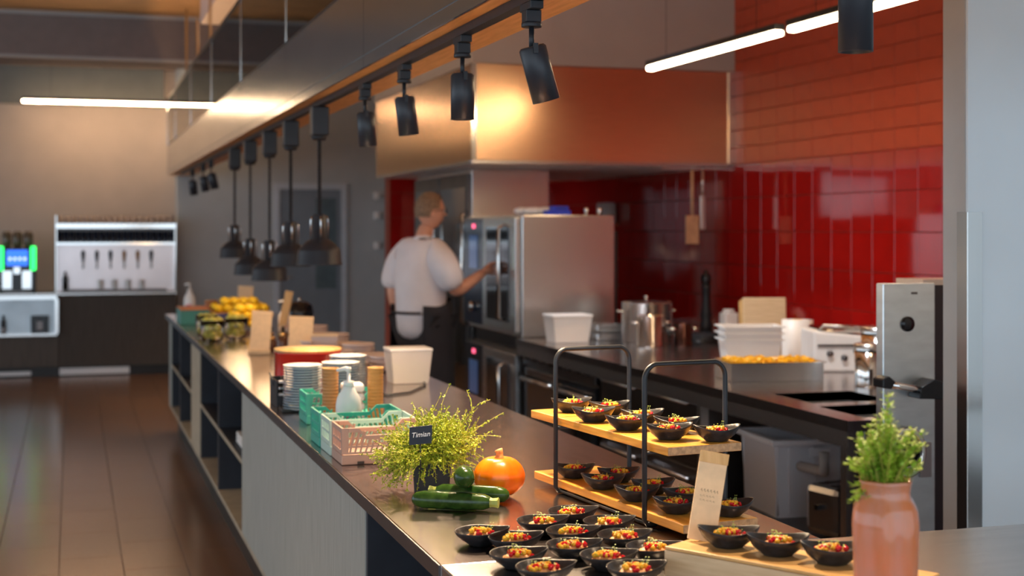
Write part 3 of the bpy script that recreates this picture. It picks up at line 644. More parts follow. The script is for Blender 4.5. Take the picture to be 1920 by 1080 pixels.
gb = MB().lathe([(.024, 0), (.028, .12), (.026, .12), (.022, .004), (0, .004)], 12, cap=False).build('dark_tumbler', mat('dark_tumbler_glass', (.012, .02, .04), .08, coat=.6), None, 0, (-.125, 16.25, 1.446))
for k in range(20):
    o = gb if k == 0 else gb.copy()
    if k: C.objects.link(o)
    o.location.x = -.125+.0622*k; tag(o, ORD[k]+' dark tumbler from the left on the middle shelf of the tap wall', 'glass', 'dark tumblers on the middle shelf')
gg = MB().lathe([(.022, 0), (.03, .085), (.028, .085), (.02, .004), (0, .004)], 12, cap=False).build('drinking_glass', mat('brown_tint_glass', (.34, .27, .24), .15, coat=.4), None, 0, (-.12, 16.25, 1.651))
for k in range(19):
    o = gg if k == 0 else gg.copy()
    if k: C.objects.link(o)
    o.location.x = -.12+.0652*k; tag(o, ORD[k]+' clear glass from the left on the top shelf of the tap wall', 'glass', 'glasses on the top shelf')
tag(MB().lathe([(.03, 0), (.032, .12), (.012, .17), (.012, .2)], 12).build('syrup_bottle', blackm, None, 0, (-.07, 16.16, .931)), 'dark bottle standing at the left foot of the tap wall', 'bottle')
cf = thing('coffee_machine', 'black coffee machine with blue screen and green side lights', 'coffee machine', (-.565, 16.3, .906))
bx(-.19, .19, -.1, .12, 0, .48).build('body', blackm, cf, .01)
bx(-.11, .11, -.112, -.1, .29, .46).build('screen', screenb, cf)
for k in range(4): bx(-.085+.05*k, -.06+.05*k, -.114, -.112, .35, .38).build('screen_icon', mat('icon_white', (.6, .7, 1), .4, emit=1.2), cf)
for s_ in (-1, 1): bx(s_*.165-.026, s_*.165+.026, -.13, -.09, .24, .50).build('side_light', greenl, cf, .01)
for s_ in (-1, 1): bx(s_*.10-.05, s_*.10+.05, -.115, -.1, .04, .24).build('front_plate', chrome, cf, .004)
bx(-.035, .035, -.14, -.1, .2, .28).build('spout', chrome, cf, .004); bx(-.14, .14, -.18, -.1, 0, .03).build('drip_tray', steel_dark, cf)
for x in (-.11, 0, .11): MB().lathe([(.035, .48), (.05, .52), (.052, .63), (.03, .66), (0, .66)], 14, T(x, 0, 0)).build('bean_hopper', mat('hopper', (.16, .12, .09), .1, trans=.3), cf)

# ================================================================== PERSON
def skinmesh(name, verts, edges, radii, m, parent, sub=2, root=0):
    me = bpy.data.meshes.new(name); me.from_pydata(verts, edges, []); me.materials.append(m)
    o = bpy.data.objects.new(name, me); C.objects.link(o)
    if parent: o.parent = parent
    sk = o.modifiers.new('skin', 'SKIN'); sk.use_smooth_shade = True
    for i, r in enumerate(radii):
        d = me.skin_vertices[0].data[i]; d.radius = r if isinstance(r, tuple) else (r, r); d.use_root = (i == root)
    s_ = o.modifiers.new('sub', 'SUBSURF'); s_.levels = sub; s_.render_levels = sub
    return o
D0 = 9.2
rv = Vector((math.cos(TH), -math.sin(TH), 0)); fv = Vector((math.sin(TH), math.cos(TH), 0))
base = fv*D0+rv*(-.575)
man = thing('person', 'man in white short-sleeved shirt and dark apron reaching for the oven door', 'person', (base.x, base.y, 0))
def P(r, f, z):       # r: towards the picture's right, f: away, both from the man's own axis
    return tuple(rv*r+fv*f+Vector((0, 0, z)))
legs = [P(0, 0, .96), P(-.08, .05, .93), P(-.085, .06, .5), P(-.09, .05, .08), P(-.03, .15, .03), P(.08, -.05, .93), P(.08, -.04, .5), P(.07, -.06, .08), P(.17, .0, .03)]
# body: pelvis, spine, chest, neck, arms, legs, one surface
V = [P(0, 0, .96), P(-.01, .0, 1.15), P(-.025, 0, 1.36), P(-.01, .01, 1.50), P(.01, .02, 1.57), P(.03, .03, 1.63),
     P(.10, -.12, 1.43), P(.165, -.12, 1.30), P(.215, -.05, 1.19), P(.31, .08, 1.255), P(.395, .19, 1.315),
     P(-.15, .12, 1.43), P(-.19, .13, 1.30), P(-.205, .10, 1.18), P(-.18, .10, 1.07), P(-.13, .08, .98),
     *legs[1:]]
E_ = [(0,1), (1,2), (2,3), (3,4), (4,5), (2,6), (6,7), (7,8), (8,9), (9,10), (2,11), (11,12), (12,13), (13,14), (14,15), (0,16), (16,17), (17,18), (18,19), (0,20), (20,21), (21,22), (22,23)]
rr = [.11, .10, .10, .06, .056, .055, .055, .050, .046, .040, .028, .055, .050, .044, .038, .028, .09, .065, .045, .04, .09, .065, .045, .04]
skinmesh('body', V, E_, rr, skin, man)
# shirt with short sleeves
V = [P(-.01, .0, .86), P(-.01, 0, 1.0), P(-.015, .0, 1.15), P(-.02, 0, 1.30), P(-.015, 0, 1.41), P(0, .01, 1.50), P(.075, -.07, 1.435), P(.13, -.12, 1.39), P(.17, -.125, 1.30), P(.205, -.085, 1.21), P(-.095, .07, 1.435), P(-.155, .11, 1.39), P(-.195, .125, 1.28), P(-.205, .12, 1.19)]
skinmesh('shirt', V, [(0,1), (1,2), (2,3), (3,4), (4,5), (4,6), (6,7), (7,8), (8,9), (4,10), (10,11), (11,12), (12,13)], [.185, .180, .180, .185, .165, .075, .115, .105, .098, .092, .115, .105, .095, .088], shirtm, man)
# apron: wraps front and sides, split at the back
def apron():
    mb = MB(); nz, na = 14, 22; vs = []; fs = []
    fac = R(38)                                     # facing, between picture right and away
    a0, a1 = fac-R(122), fac+R(146)
    for j in range(nz+1):
        t_ = j/nz; z = 1.10-.80*t_; rad = .192+.03*t_
        for i in range(na+1):
            a = a0+(a1-a0)*i/na; zz = z+(.055*math.cos(a-fac) if j == 0 else 0)+(.07*max(0, -math.cos(a-fac)) if j < 3 else 0)
            rw = rad*(1+.03*math.sin(a*9)*t_)
            vs.append(P(rw*math.cos(a)*1.0-.01, rw*math.sin(a)*1.0, zz))
    for j in range(nz):
        for i in range(na):
            k = j*(na+1)+i; fs.append((k, k+1, k+na+2, k+na+1))
    mb.add(vs, fs, True); o = mb.build('apron', apronm, man)
    s_ = o.modifiers.new('solid', 'SOLIDIFY'); s_.thickness = .006
    pts = [P(.193*math.cos(fac+R(144+k*10))-.01, .193*math.sin(fac+R(144+k*10)), 1.06) for k in range(10)]
    MB().tube(pts, .009, 6).build('apron_tie', apronm, man)
apron()
skinmesh('trousers', [P(0, 0, .97)]+[legs[1], legs[2], P(-.09, .05, .1), legs[5], legs[6], P(.07, -.06, .1)], [(0,1), (1,2), (2,3), (0,4), (4,5), (5,6)], [.14, .105, .078, .07, .105, .078, .07], trous, man)
for a, b in ((P(-.09, .05, .05), P(-.02, .17, .035)), (P(.07, -.06, .05), P(.17, .02, .035))): skinmesh('shoe', [a, b], [(0, 1)], [.05, .04], blackm, man, 1)
skinmesh('neck_strap', [P(-.055, -.02, 1.50), P(-.02, -.062, 1.53), P(.045, -.05, 1.54), P(.07, .01, 1.50)], [(0,1), (1,2), (2,3)], [.012]*4, apronm, man, 1)
skinmesh('collar', [P(-.06, .0, 1.525), P(-.03, -.055, 1.54), P(.04, -.05, 1.54), P(.07, .01, 1.52)], [(0,1), (1,2), (2,3)], [.016]*4, shirtm, man, 1)
# head, facing picture right and a bit away
hc = Vector(P(.045, .02, 1.71)); ang = -TH+R(18)
HM = Matrix.Translation(hc) @ RZ(ang)
def head():
    n, m_ = 28, 20; vs = []; fs = []
    for j in range(m_+1):
        ph = PI*j/m_
        for i in range(n):
            a = 2*PI*i/n; x, y, z = math.sin(ph)*math.cos(a), math.sin(ph)*math.sin(a), math.cos(ph)
            X = x*.098; Y = y*.076; Z = z*.118
            if z < 0: Y *= 1+.28*z; X *= 1+(.12*z if x > 0 else .42*z)
            if x > .3: X = X*.93+.004
            if x > .85 and -.25 < z < .1: pass
            vs.append((X, Y, Z))
    for j in range(m_):
        for i in range(n):
            k = (i+1) % n; fs.append((j*n+i, (j+1)*n+i, (j+1)*n+k, j*n+k))
    MB().add(vs, fs, True, HM).build('head', skin, man)
    MB().add([(.085, -.012, -.022), (.085, .012, -.022), (.088, 0, .012), (.115, 0, -.02), (.09, 0, -.032), (.11, -.008, -.026), (.11, .008, -.026)], [(0,5,2), (5,3,2), (1,2,6), (6,2,3), (0,4,5), (4,6,5), (4,1,6), (5,6,3)], True, HM).build('nose', skin, man)
    for s_ in (-1, 1):
        MB().ball((-.002, s_*.074, -.012), .026, 10, 8, (.65, .28, 1.15)).build('ear', skin, man).matrix_local = HM
        MB().ball((.082, s_*.028, .004), .012, 8, 6).build('eye', whitep, man).matrix_local = HM
        MB().ball((.092, s_*.029, .004), .0055, 6, 5).build('iris', blackm, man).matrix_local = HM
        MB().box(.082, .092, s_*.028-.016, s_*.028+.016, .022, .027).build('eyebrow', hairm, man).matrix_local = HM
    MB().box(.080, .092, -.022, .022, -.060, -.055).build('mouth', mat('lip', (.45, .16, .13), .5), man).matrix_local = HM
    g = MB()
    for s_ in (-1, 1): g.tube([(.100, s_*(.006+.02+.02*math.cos(k*PI/5)), .002+.016*math.sin(k*PI/5)) for k in range(10)], .0022, 5, True); g.tube([(.098, s_*.046, .006), (.05, s_*.080, .006), (.0, s_*.083, .0)], .0022, 5)
    g.build('glasses', blackm, man).matrix_local = HM
    # hair cap
    vs = []; fs = []
    for j in range(11):
        ph = PI*.62*j/10
        for i in range(n):
            a = 2*PI*i/n; cap_ = ph
            lim = PI*(.60 if math.cos(a) < -.2 else (.47 if math.cos(a) < .5 else .30))
            cap_ = min(ph, lim)
            x, y, z = math.sin(cap_)*math.cos(a), math.sin(cap_)*math.sin(a), math.cos(cap_)
            k = 1+.02*math.sin(a*7+j)
            vs.append((x*.106*k*(.96 if x > .3 else 1), y*.083*k, z*.128+.002))
    for j in range(10):
        for i in range(n):
            k = (i+1) % n; fs.append((j*n+i, (j+1)*n+i, (j+1)*n+k, j*n+k))
    MB().add(vs, fs, True).build('hair', hairm, man).matrix_local = HM
head()
# hands: palm and fingers curled
def hand(o_, d_, up, side, name='hand'):
    o_ = Vector(o_); d_ = Vector(d_).normalized(); up = Vector(up).normalized(); sd = d_.cross(up)*side
    vs = [o_, o_+d_*.045, o_+d_*.08]; ed = [(0,1), (1,2)]; ra = [.024, .03, .028]
    for k in range(4):
        off = up*(.03-.02*k); L = [.07, .078, .072, .055][k]; b0 = len(vs)
        vs += [o_+d_*.075+off, o_+d_*(.075+L*.45)+off+sd*.012, o_+d_*(.075+L*.55)+off+sd*.04, o_+d_*(.075+L*.25)+off+sd*.05]
        ed += [(2, b0), (b0, b0+1), (b0+1, b0+2), (b0+2, b0+3)]; ra += [.0095, .009, .0085, .008]
    b0 = len(vs); vs += [o_+d_*.03+up*.03, o_+d_*.06+up*.05+sd*.02, o_+d_*.085+up*.045+sd*.04]; ed += [(1, b0), (b0, b0+1), (b0+1, b0+2)]; ra += [.013, .0105, .009]
    skinmesh(name, vs, ed, ra, skin, man, 2)
hand(P(.385, .18, 1.31), tuple(rv*.8+fv*.75+Vector((0, 0, .2))), (0, 0, 1), 1)
hand(P(-.13, .08, .985), tuple(rv*.6+Vector((0, 0, -.8))), tuple(fv), 1)

# ================================================================== THINGS ON THE ISLAND
ZT = .921
# ---- bowls
def bowl_mesh(kind):
    n = 32; L, Wd = .058, .051; rings = []
    def ring(s_, z0, zk, off=0):
        out = []
        for k in range(n):
            a = 2*PI*k/n; ca, sa = math.cos(a), math.sin(a)
            if kind == 'tear':
                e = 1+.34*max(0, ca)**3; x = L*.88*ca*e-.006; y = Wd*sa*(1-.30*max(0, ca)**1.5)*1.10
                zz = z0+zk*(max(0, ca)**4*.55-.15*max(0, -ca)**2)
            else:
                x = L*.97*ca*(1+.07*abs(ca)**6); y = Wd*.92*sa*(1-.12*abs(ca)); zz = z0+zk*.72*abs(ca)**2.4
            out.append((x*s_+off, y*s_, zz))
        return out
    H = .030; K = .014
    prof = [(.02, 0, 0), (.45, 0, 0), (.52, .004, 0), (.78, H*.45, K*.3), (.94, H*.8, K*.8), (1.0, H, K), (1.0, H+.002, K), (.965, H+.001, K), (.90, H*.80, K*.75), (.72, H*.5, K*.3), (.5, .012, 0), (.3, .007, 0), (.02, .006, 0)]
    vs = []; fs = []
    for p in prof: vs += ring(*p)
    for j in range(len(prof)-1):
        for k in range(n):
            k2 = (k+1) % n; fs.append((j*n+k, j*n+k2, (j+1)*n+k2, (j+1)*n+k))
    fs.append(tuple(range(n-1, -1, -1))); fs.append(tuple((len(prof)-1)*n+k for k in range(n)))
    me = bpy.data.meshes.new('canape_bowl'); me.from_pydata(vs, [], fs); me.materials.append(bowlm)
    me.polygons.foreach_set('use_smooth', [True]*len(fs)); me.update(); return me
bt, bb = bowl_mesh('tear'), bowl_mesh('boat')
def salad(seed):
    rnd = random.Random(seed)
    t = thing('salad_portion', 'x', 'salad', (0, 0, -5))
    vs = []; fs = []; n = 14; rows = 5
    for j in range(rows+1):
        q = j/rows
        for k in range(n):
            a = 2*PI*k/n; r_ = math.cos(q*PI/2)*(1+rnd.uniform(-.12, .12)); vs.append((r_*.034*math.cos(a), r_*.024*math.sin(a), .008+.015*math.sin(q*PI/2)))
    for j in range(rows):
        for k in range(n): fs.append((j*n+k, j*n+(k+1) % n, (j+1)*n+(k+1) % n, (j+1)*n+k))
    MB().add(vs, fs, True).build('salad_mash', salmon, t)
    def scatter(name, m, cnt, r_, cx, sp, sc_=(1, 1, .9)):
        mb = MB()
        for _ in range(cnt):
            a = rnd.random()*2*PI; q = rnd.random()**.5*sp; x = cx+q*math.cos(a)*1.2; y = q*math.sin(a)*.9
            z = .008+.016*max(0, 1-((x/.036)**2+(y/.026)**2))**.5+r_*.5
            mb.ball((x, y, z), r_*rnd.uniform(.8, 1.15), 6, 4, sc_)
        o = mb.build(name, m, t); o['kind'] = 'stuff'
    scatter('corn_kernels', corn, 26, .0044, rnd.uniform(-.012, 0), .018)
    scatter('pomegranate_seeds', redseed, 20, .0042, rnd.uniform(-.004, .008), .022)
    mb = MB()
    for _ in range(24):
        a = rnd.random()*6.28; x, y = rnd.uniform(-.016, .016), rnd.uniform(-.01, .01); L = rnd.uniform(.008, .018)
        p = Vector((x, y, .02)); d_ = Vector((math.cos(a)*.6, math.sin(a)*.6, rnd.uniform(.3, 1)))
        mb.tube([p, p+d_*L*.6, p+d_*L+Vector((0, 0, -.002))], .0006, 3); q = p+d_*L
        mb.add([q, q+Vector((.003, .001, .001)), q+Vector((.001, .003, .0015))], [(0, 1, 2)])
    o = mb.build('sprouts', sproutm, t); o['kind'] = 'stuff'
    return t
salads = [salad(i) for i in range(4)]
used = [False]*4
cnt = 0
def bowl(x, y, z, rz, kind, label, group, scl=1.0, si=None, tilt=0):
    global cnt
    o = bpy.data.objects.new('canape_bowl', bt if kind == 'tear' else bb); C.objects.link(o)
    o.location = (x, y, z); o.rotation_euler = (0, tilt, rz); o.scale = (scl,)*3
    tag(o, 'black bowl '+label, 'bowl', group)
    k = cnt % 4 if si is None else si; cnt += 1
    lab = 'salad in the bowl '+label
    a = rz+random.uniform(-.3, .3)
    if not used[k]:
        s_ = salads[k]; used[k] = True; s_.location = (x, y, z+.0015); s_.rotation_euler = (0, 0, a); s_['label'] = lab; s_['group'] = 'salad portions in the bowls'
    else: s_ = dup(salads[k], (x, y, z+.0015), a, lab, 'salad portions in the bowls')
    s_.scale = (scl*1.12, scl*1.12, scl*1.22)
TB = [((.839, 2.936), 'on the counter, leftmost, below the front zucchini'),
      ((.891, 2.858), 'on the counter, overlapping the leftmost one'),
      ((1.000, 3.005), 'on the counter, second row back, right of the zucchini'),
      ((1.100, 3.085), 'on the counter, rearmost of that group'),
      ((1.139, 2.955), 'on the counter, closest to the right stand frame foot'),
      ((1.028, 2.885), 'on the counter, in the very middle of the group'),
      ((.852, 2.715), 'on the counter, lower left on the seam'),
      ((.985, 2.757), 'on the counter, just below the very middle one'),
      ((1.119, 2.812), 'on the counter, just right of the very middle one'),
      ((1.020, 2.650), 'on the counter, front row, left of the block'),
      ((1.135, 2.690), 'on the counter, half hidden by the wooden block'),
      ((.868, 2.592), 'on the counter, cut off by the bottom edge, left one'),
      ((1.034, 2.538), 'on the counter, cut off by the bottom edge, right one')]
for i, ((x, y), l) in enumerate(TB):
    bowl(x, y, ZT, R(-12)+random.uniform(-.12, .12), 'tear', l, 'bowls standing on the steel counter', 1.0)
# ---- two-tier stand
O = Vector((1.183, 3.446, ZT)); SA = R(7.2)
st = thing('tiered_stand', 'two-tier serving stand of oak boards in two black hoop frames', 'stand', tuple(O), SA)
def arch(y):
    pts = [(0, y, .006), (0, y, .345)]
    pts = [(.03, y, .006), (.008, y, .006), (0, y, .016), (0, y, .335)]
    for k in range(1, 7): a = k*PI/14; pts.append((.035-.035*math.cos(a), y, .335+.035*math.sin(a)))
    for k in range(1, 8): a = k*PI/14; pts.append((.180+.035*math.sin(a), y, .335+.035*math.cos(a)))
    pts += [(.215, y, .016), (.207, y, .006), (.185, y, .006)]
    return pts
for y in (0, -.457):
    fr = MB().tube(arch(y), .006, 10).build('hoop_frame', black, st)
    MB().tube([(0, y, .168), (.215, y, .168)], .004, 8).build('cross_rod', black, fr)
    MB().tube([(0.01, y, .008), (.205, y, .008)], .0045, 8).build('cross_rod', black, fr)
MB().tube([(.012, 0, .006), (.012, -.457, .006)], .0035, 8).build('base_rod', black, st)
for z0, y0, y1, z1 in ((.173, .175, -.54, .193), (.013, .155, -.605, .033)):
    b_ = bx(.012, .205, y1, y0, z0, z1).build('shelf_board', [woodo], st, .002)
    b2 = MB().box(.0125, .2045, y1-.0012, y1, z0+.001, z1-.001).build('end_grain', woodend, b_)
LS = ['at its left end by the frame', 'at the back, second from the left end', 'at the front, second from the left end', 'at the back, before the right frame', 'at the front before the right frame', 'at the back past the right frame', 'at the front beside the right frame', 'alone at its right end']
UP = [(.09, .088), (.150, -.01), (.055, -.104), (.145, -.192), (.06, -.267), (.150, -.347), (.075, -.44), (.16, -.507)]
LO = [(.06, .015), (.135, -.088), (.055, -.155), (.135, -.262), (.055, -.325), (.145, -.395), (.065, -.490), (.158, -.565)]
def loc2(x, y): return O.x+x*math.cos(SA)-y*math.sin(SA), O.y+x*math.sin(SA)+y*math.cos(SA)
for i in range(8):
    x, y = loc2(*UP[i]); bowl(x, y, ZT+.1935, R(-14)+random.uniform(-.2, .2), 'boat', 'on the upper tier '+LS[i], 'bowls on the upper tier of the stand', .92)
for i in range(8):
    x, y = loc2(*LO[i]); bowl(x, y, ZT+.0335, R(-14)+random.uniform(-.2, .2), 'boat', 'on the lower tier '+LS[i], 'bowls on the lower tier of the stand', .92)
# ---- thick block with sign
BA = R(31.5)
bu = Vector((math.sin(BA), -math.cos(BA), 0)); bv = Vector((math.cos(BA), math.sin(BA), 0))
bo = Vector((1.103, 2.563, ZT))
bl = thing('wooden_block', 'thick pale wooden serving block in the right foreground', 'serving board', tuple(bo), BA)
bx(0, .15, -.50, 0, 0, .052).build('block_body', woodp, bl, .003)
bx(.001, .149, -.499, -.001, .0525, .059).build('block_top', woodtop, bl, .002)
for (q, s_), l in zip(((.10, .075), (.208, .078), (.32, .085)), ('on the thick wooden block, leftmost', 'on the thick wooden block, middle one', 'on the thick wooden block, rightmost beside the vase')):
    p = bo+bu*q+bv*s_; bowl(p.x, p.y, ZT+.0595, R(-20), 'boat', l, 'bowls on the wooden block', 1.0)
inkm = mat('pencil_grey', (.22, .17, .13), .8)
def cardsign(loc, w_, h, rz, lean, roll, label, writing=False, foot=None, m=kraft):
    t = thing('menu_sign', label, 'sign', loc, rz)
    M = RY(roll) @ RX(lean)
    MB().box(-w_/2, w_/2, -.004, .004, 0, h, M).build('card', m, t, .001)
    MB().box(-w_/2-.001, w_/2+.001, -.0065, -.0042, h*.88, h+.001, M).build('folded_top', woodtop if writing else m, t, .0005)
    if writing:
        mb = MB()
        rnd = random.Random(3)
        for z, n_, s_ in ((.56, 6, .0020), (.50, 5, .0013), (.45, 5, .0013)):
            x = -w_*.30
            for k in range(n_):
                L = rnd.uniform(.003, .006)
                mb.tube([(x, -.0048, h*z), (x+L*.4, -.0048, h*z+s_*2), (x+L*.8, -.0048, h*z-s_)], s_*.2, 4); x += L+.002
        mb.add([], []); mb.v = [tuple(M @ Vector(p)) for p in mb.v]; mb.build('handwriting', inkm, t)
    if foot: bx(-w_/2-.004, w_/2+.004, -.03, .03, -foot, 0).build('foot', woodp, t, .002)
    return t
p = bo+bu*.03+bv*.085
cardsign((p.x, p.y, ZT+.0595), .056, .175, R(-17), R(-8), R(10), 'tall kraft menu card with faint handwriting on the wooden block', True)
# ---- vase and sprigs
vs_ = thing('vase', 'rose glass vase with bulging shoulder in the right foreground', 'vase', (1.256, 2.018, ZT))
mb = MB(); n = 40; prof = [(.030, 0), (.042, .004), (.047, .03), (.051, .10), (.0535, .17), (.0545, .205), (.052, .226), (.046, .238), (.041, .245), (.0395, .255), (.041, .268), (.043, .274), (.041, .274), (.037, .255), (.038, .243), (.049, .225), (.051, .205), (.050, .17), (.044, .03), (0, .01)]
vv = []; ff = []
for r_, z in prof:
    for k in range(n):
        a = 2*PI*k/n; q = r_*(1+.06*math.cos(a*6)); vv.append((q*math.cos(a), q*math.sin(a), z))
for j in range(len(prof)-1):
    for k in range(n): ff.append((j*n+k, j*n+(k+1) % n, (j+1)*n+(k+1) % n, (j+1)*n+k))
mb.add(vv, ff, True); mb.build('vase_body', vasem, vs_)
spg = thing('herb_sprigs', 'light green leafy herb sprigs standing in the rose vase', 'herbs', (1.256, 2.018, ZT+.03))
rnd = random.Random(11)
stm = MB(); lf = MB()
def leaf(mb, p, d_, up_, L, W):
    s_ = d_.cross(up_)
    if s_.length < 1e-4: s_ = d_.orthogonal()
    s_.normalize(); mb.add([p, p+d_*L*.5+s_*W/2, p+d_*L+up_*L*.12, p+d_*L*.5-s_*W/2], [(0, 1, 2), (0, 2, 3)])
def rvec(r0): return Vector((r0.gauss(0, 1), r0.gauss(0, 1), r0.gauss(0, 1))).normalized()
for k in range(60):
    a = rnd.random()*6.28; out = rnd.uniform(.015, .062); H = rnd.uniform(.265, .35)-.35*max(0, out-.035)
    if k < 4: H = .33+.018*k; out = .012; a = .6
    p0 = Vector((rnd.uniform(-.02, .02), rnd.uniform(-.02, .02), .18)); p3 = Vector((math.cos(a)*out, math.sin(a)*out, H))
    if 30 < k < 34: p3 = Vector((-.052, .012, .205+.014*(k-31)))
    pts = [p0.lerp(p3, q)+Vector((0, 0, .02*math.sin(q*PI))) for q in (0, .25, .5, .75, 1)]
    stm.tube(pts, [.0018, .0015, .0012, .001, .0006], 5)
    for j in range(30):
        q = .2+.8*j/30; c_ = p0.lerp(p3, q)+Vector((0, 0, .02*math.sin(q*PI)))
        for _ in range(2): d_ = rvec(rnd); d_.z = abs(d_.z)*.5; leaf(lf, c_+d_*.004, d_, Vector((0, 0, 1)), rnd.uniform(.008, .0135), rnd.uniform(.006, .0095))
stm.build('stems', stemm, spg)['kind'] = 'stuff'; lf.build('leaves', leaf2, spg)['kind'] = 'stuff'
tag(bx(-.07, .07, -.012, .012, 0, .012).build('wooden_spoon', woodtop, None, .004, (1.52, 2.16, ZT+.002), (0, 0, R(-30))), 'small piece of wood board right behind the vase', 'board')

# ---- herb pot with thyme
pcx, pcy = .895, 3.60
hp = thing('herb_pot', 'square dark pot behind the zucchinis', 'pot', (pcx, pcy, ZT), R(-14))
MB().prism([(-.045, 0), (.045, 0), (.05, .085), (-.05, .085)], -.05, .05).build('pot_body', potm, hp, .003)
bx(-.044, .044, -.044, .044, .0855, .088).build('soil', mat('soil', (.03, .02, .012), .9, var=.3, scale=50), hp)
TAGP = (.842, 3.505, 1.052)
th_ = thing('thyme_plant', 'bushy yellow-green thyme spilling over the dark pot', 'plant', (pcx, pcy, ZT+.085))
stm = MB(); lf = MB(); rnd = random.Random(5)
for k in range(900):
    a = rnd.random()*2*PI; el = rnd.uniform(-.25, 1.3); L = rnd.uniform(.05, .135)
    d_ = Vector((math.cos(a)*math.cos(el)*1.15, math.sin(a)*math.cos(el), math.sin(el)))
    if rnd.random() < .24:      # drooping bunch towards the left
        d_ = Vector((-1, rnd.uniform(-.5, .1), rnd.uniform(-.55, .15))); L = rnd.uniform(.10, .165); d_ -= 0*d_
    if rnd.random() < .015: d_ = Vector((rnd.uniform(.3, 1), -.2, rnd.uniform(.5, 1.3))); L = .19
    d_.normalize()
    p = Vector((rnd.uniform(-.04, .055), rnd.uniform(-.04, .04), rnd.uniform(0, .025))); pts = [p.copy()]; dd = d_.copy(); n = 6
    for j in range(n):
        dd = (dd+rvec(rnd)*.42+Vector((0, 0, -.05))).normalized(); p = p+dd*L/n
        if p.z < -.07: p.z = -.07
        if p.z < .0 and abs(p.x) < .055 and abs(p.y) < .055: p.z = .005
        pts.append(p.copy())
    if all((q_.x+pcx-TAGP[0])**2+(q_.z+ZT+.085-TAGP[2]-.02)**2 > .0013 or q_.y+pcy > TAGP[1] for q_ in pts): pass
    else: continue
    stm.tube(pts, .0007, 3)
    for j in range(1, n+1):
        for q in range(7):
            c_ = pts[j-1].lerp(pts[j], rnd.random()); v_ = rvec(rnd); leaf(lf, c_, v_, rvec(rnd), rnd.uniform(.0048, .0085), rnd.uniform(.003, .0048))
stm.build('stems', stemm, th_)['kind'] = 'stuff'; lf.build('leaves', leafm, th_)['kind'] = 'stuff'
tg_ = thing('plant_tag', 'small dark slate tag with white handwriting in the thyme', 'sign', TAGP, R(-TH*57.3+6))
MB().prism([(-.029, 0), (.028, .004), (.03, .05), (-.028, .045)], -.0015, .0015).build('tag_plate', mat('slate_blue', (.012, .018, .032), .5), tg_)
MB().tube([(0, .003, .01), (0, .003, -.09)], .0015, 6).build('stick', black, tg_)
text('Timian', .0175, mat('chalk', (.85, .85, .85), .8), tg_, T(0, -.0022, .026) @ RY(R(-5)) @ RX(PI/2), shear=.25)
# ---- zucchinis and pumpkin
def zucchini(p0, p1, r_, label):
    p0, p1 = Vector(p0), Vector(p1); d_ = p1-p0; L = d_.length
    t = thing('zucchini', label, 'zucchini', tuple(p0), 0, None)
    q = Vector((0, 0, 1)).rotation_difference(d_.normalized()).to_matrix().to_4x4()
    prof = [(0, 0), (r_*.45, .003), (r_*.8, .012), (r_*.98, .03), (r_, L*.3), (r_*.97, L*.6), (r_*.88, L*.85), (r_*.68, L-.02), (r_*.6, L-.016)]
    mb = MB(); n = 20; vs = []; fs = []
    for a_, z in prof:
        for k in range(n):
            a = 2*PI*k/n; rr_ = a_*(1+.025*math.cos(a*6)); vs.append((rr_*math.cos(a), rr_*math.sin(a), z))
    for j in range(len(prof)-1):
        for k in range(n): fs.append((j*n+k, j*n+(k+1) % n, (j+1)*n+(k+1) % n, (j+1)*n+k))
    mb.add(vs, fs, True, q); mb.build('zucchini_body', zuc, t)
    MB().lathe([(r_*.62, L-.02), (r_*.5, L-.010), (r_*.55, L), (r_*.62, L+.004), (0, L+.004)], 7, q, smooth=False).build('stem', zucend, t)
zucchini((.788, 3.372, ZT+.0225), (.973, 3.268, ZT+.021), .0215, 'front dark green zucchini lying on the counter with cut stem right')
zucchini((1.028, 3.345, ZT+.022), (.86, 3.465, ZT+.022), .021, 'second zucchini behind the front one, tip towards the pumpkin')
zucchini((.893, 3.27, ZT+.084), (.938, 3.435, ZT+.064), .0265, 'zucchini resting across the others, round end facing the viewer')
pk = thing('pumpkin', 'small bright orange pumpkin with a stubby stem', 'pumpkin', (1.035, 3.455, ZT))
vs = []; fs = []; n = 48; rows = 18
for j in range(rows+1):
    ph = PI*j/rows
    for k in range(n):
        a = 2*PI*k/n; rb = 1-.045*(1-abs(math.sin(a*5)))**2*math.sin(ph)
        z = .052-.052*math.cos(ph)*(1 if ph < PI/2 else 1.0); r_ = .066*math.sin(ph)**.85*rb*(1 if j < rows/2 else (1-.12*((j-rows/2)/(rows/2))))
        vs.append((r_*math.cos(a), r_*math.sin(a), z-(.008*math.exp(-((ph-PI)/.35)**2))))
for j in range(rows):
    for k in range(n): fs.append((j*n+k, j*n+(k+1) % n, (j+1)*n+(k+1) % n, (j+1)*n+k))
MB().add(vs, fs, True).build('pumpkin_body', orangep, pk)
MB().tube([(0, 0, .092), (0, 0, .101), (.001, 0, .110), (-.002, 0, .117)], [.017, .010, .009, .011], 8).build('stem', mat('pumpkin_stem', (.60, .25, .07), .6, var=.2, scale=40), pk)

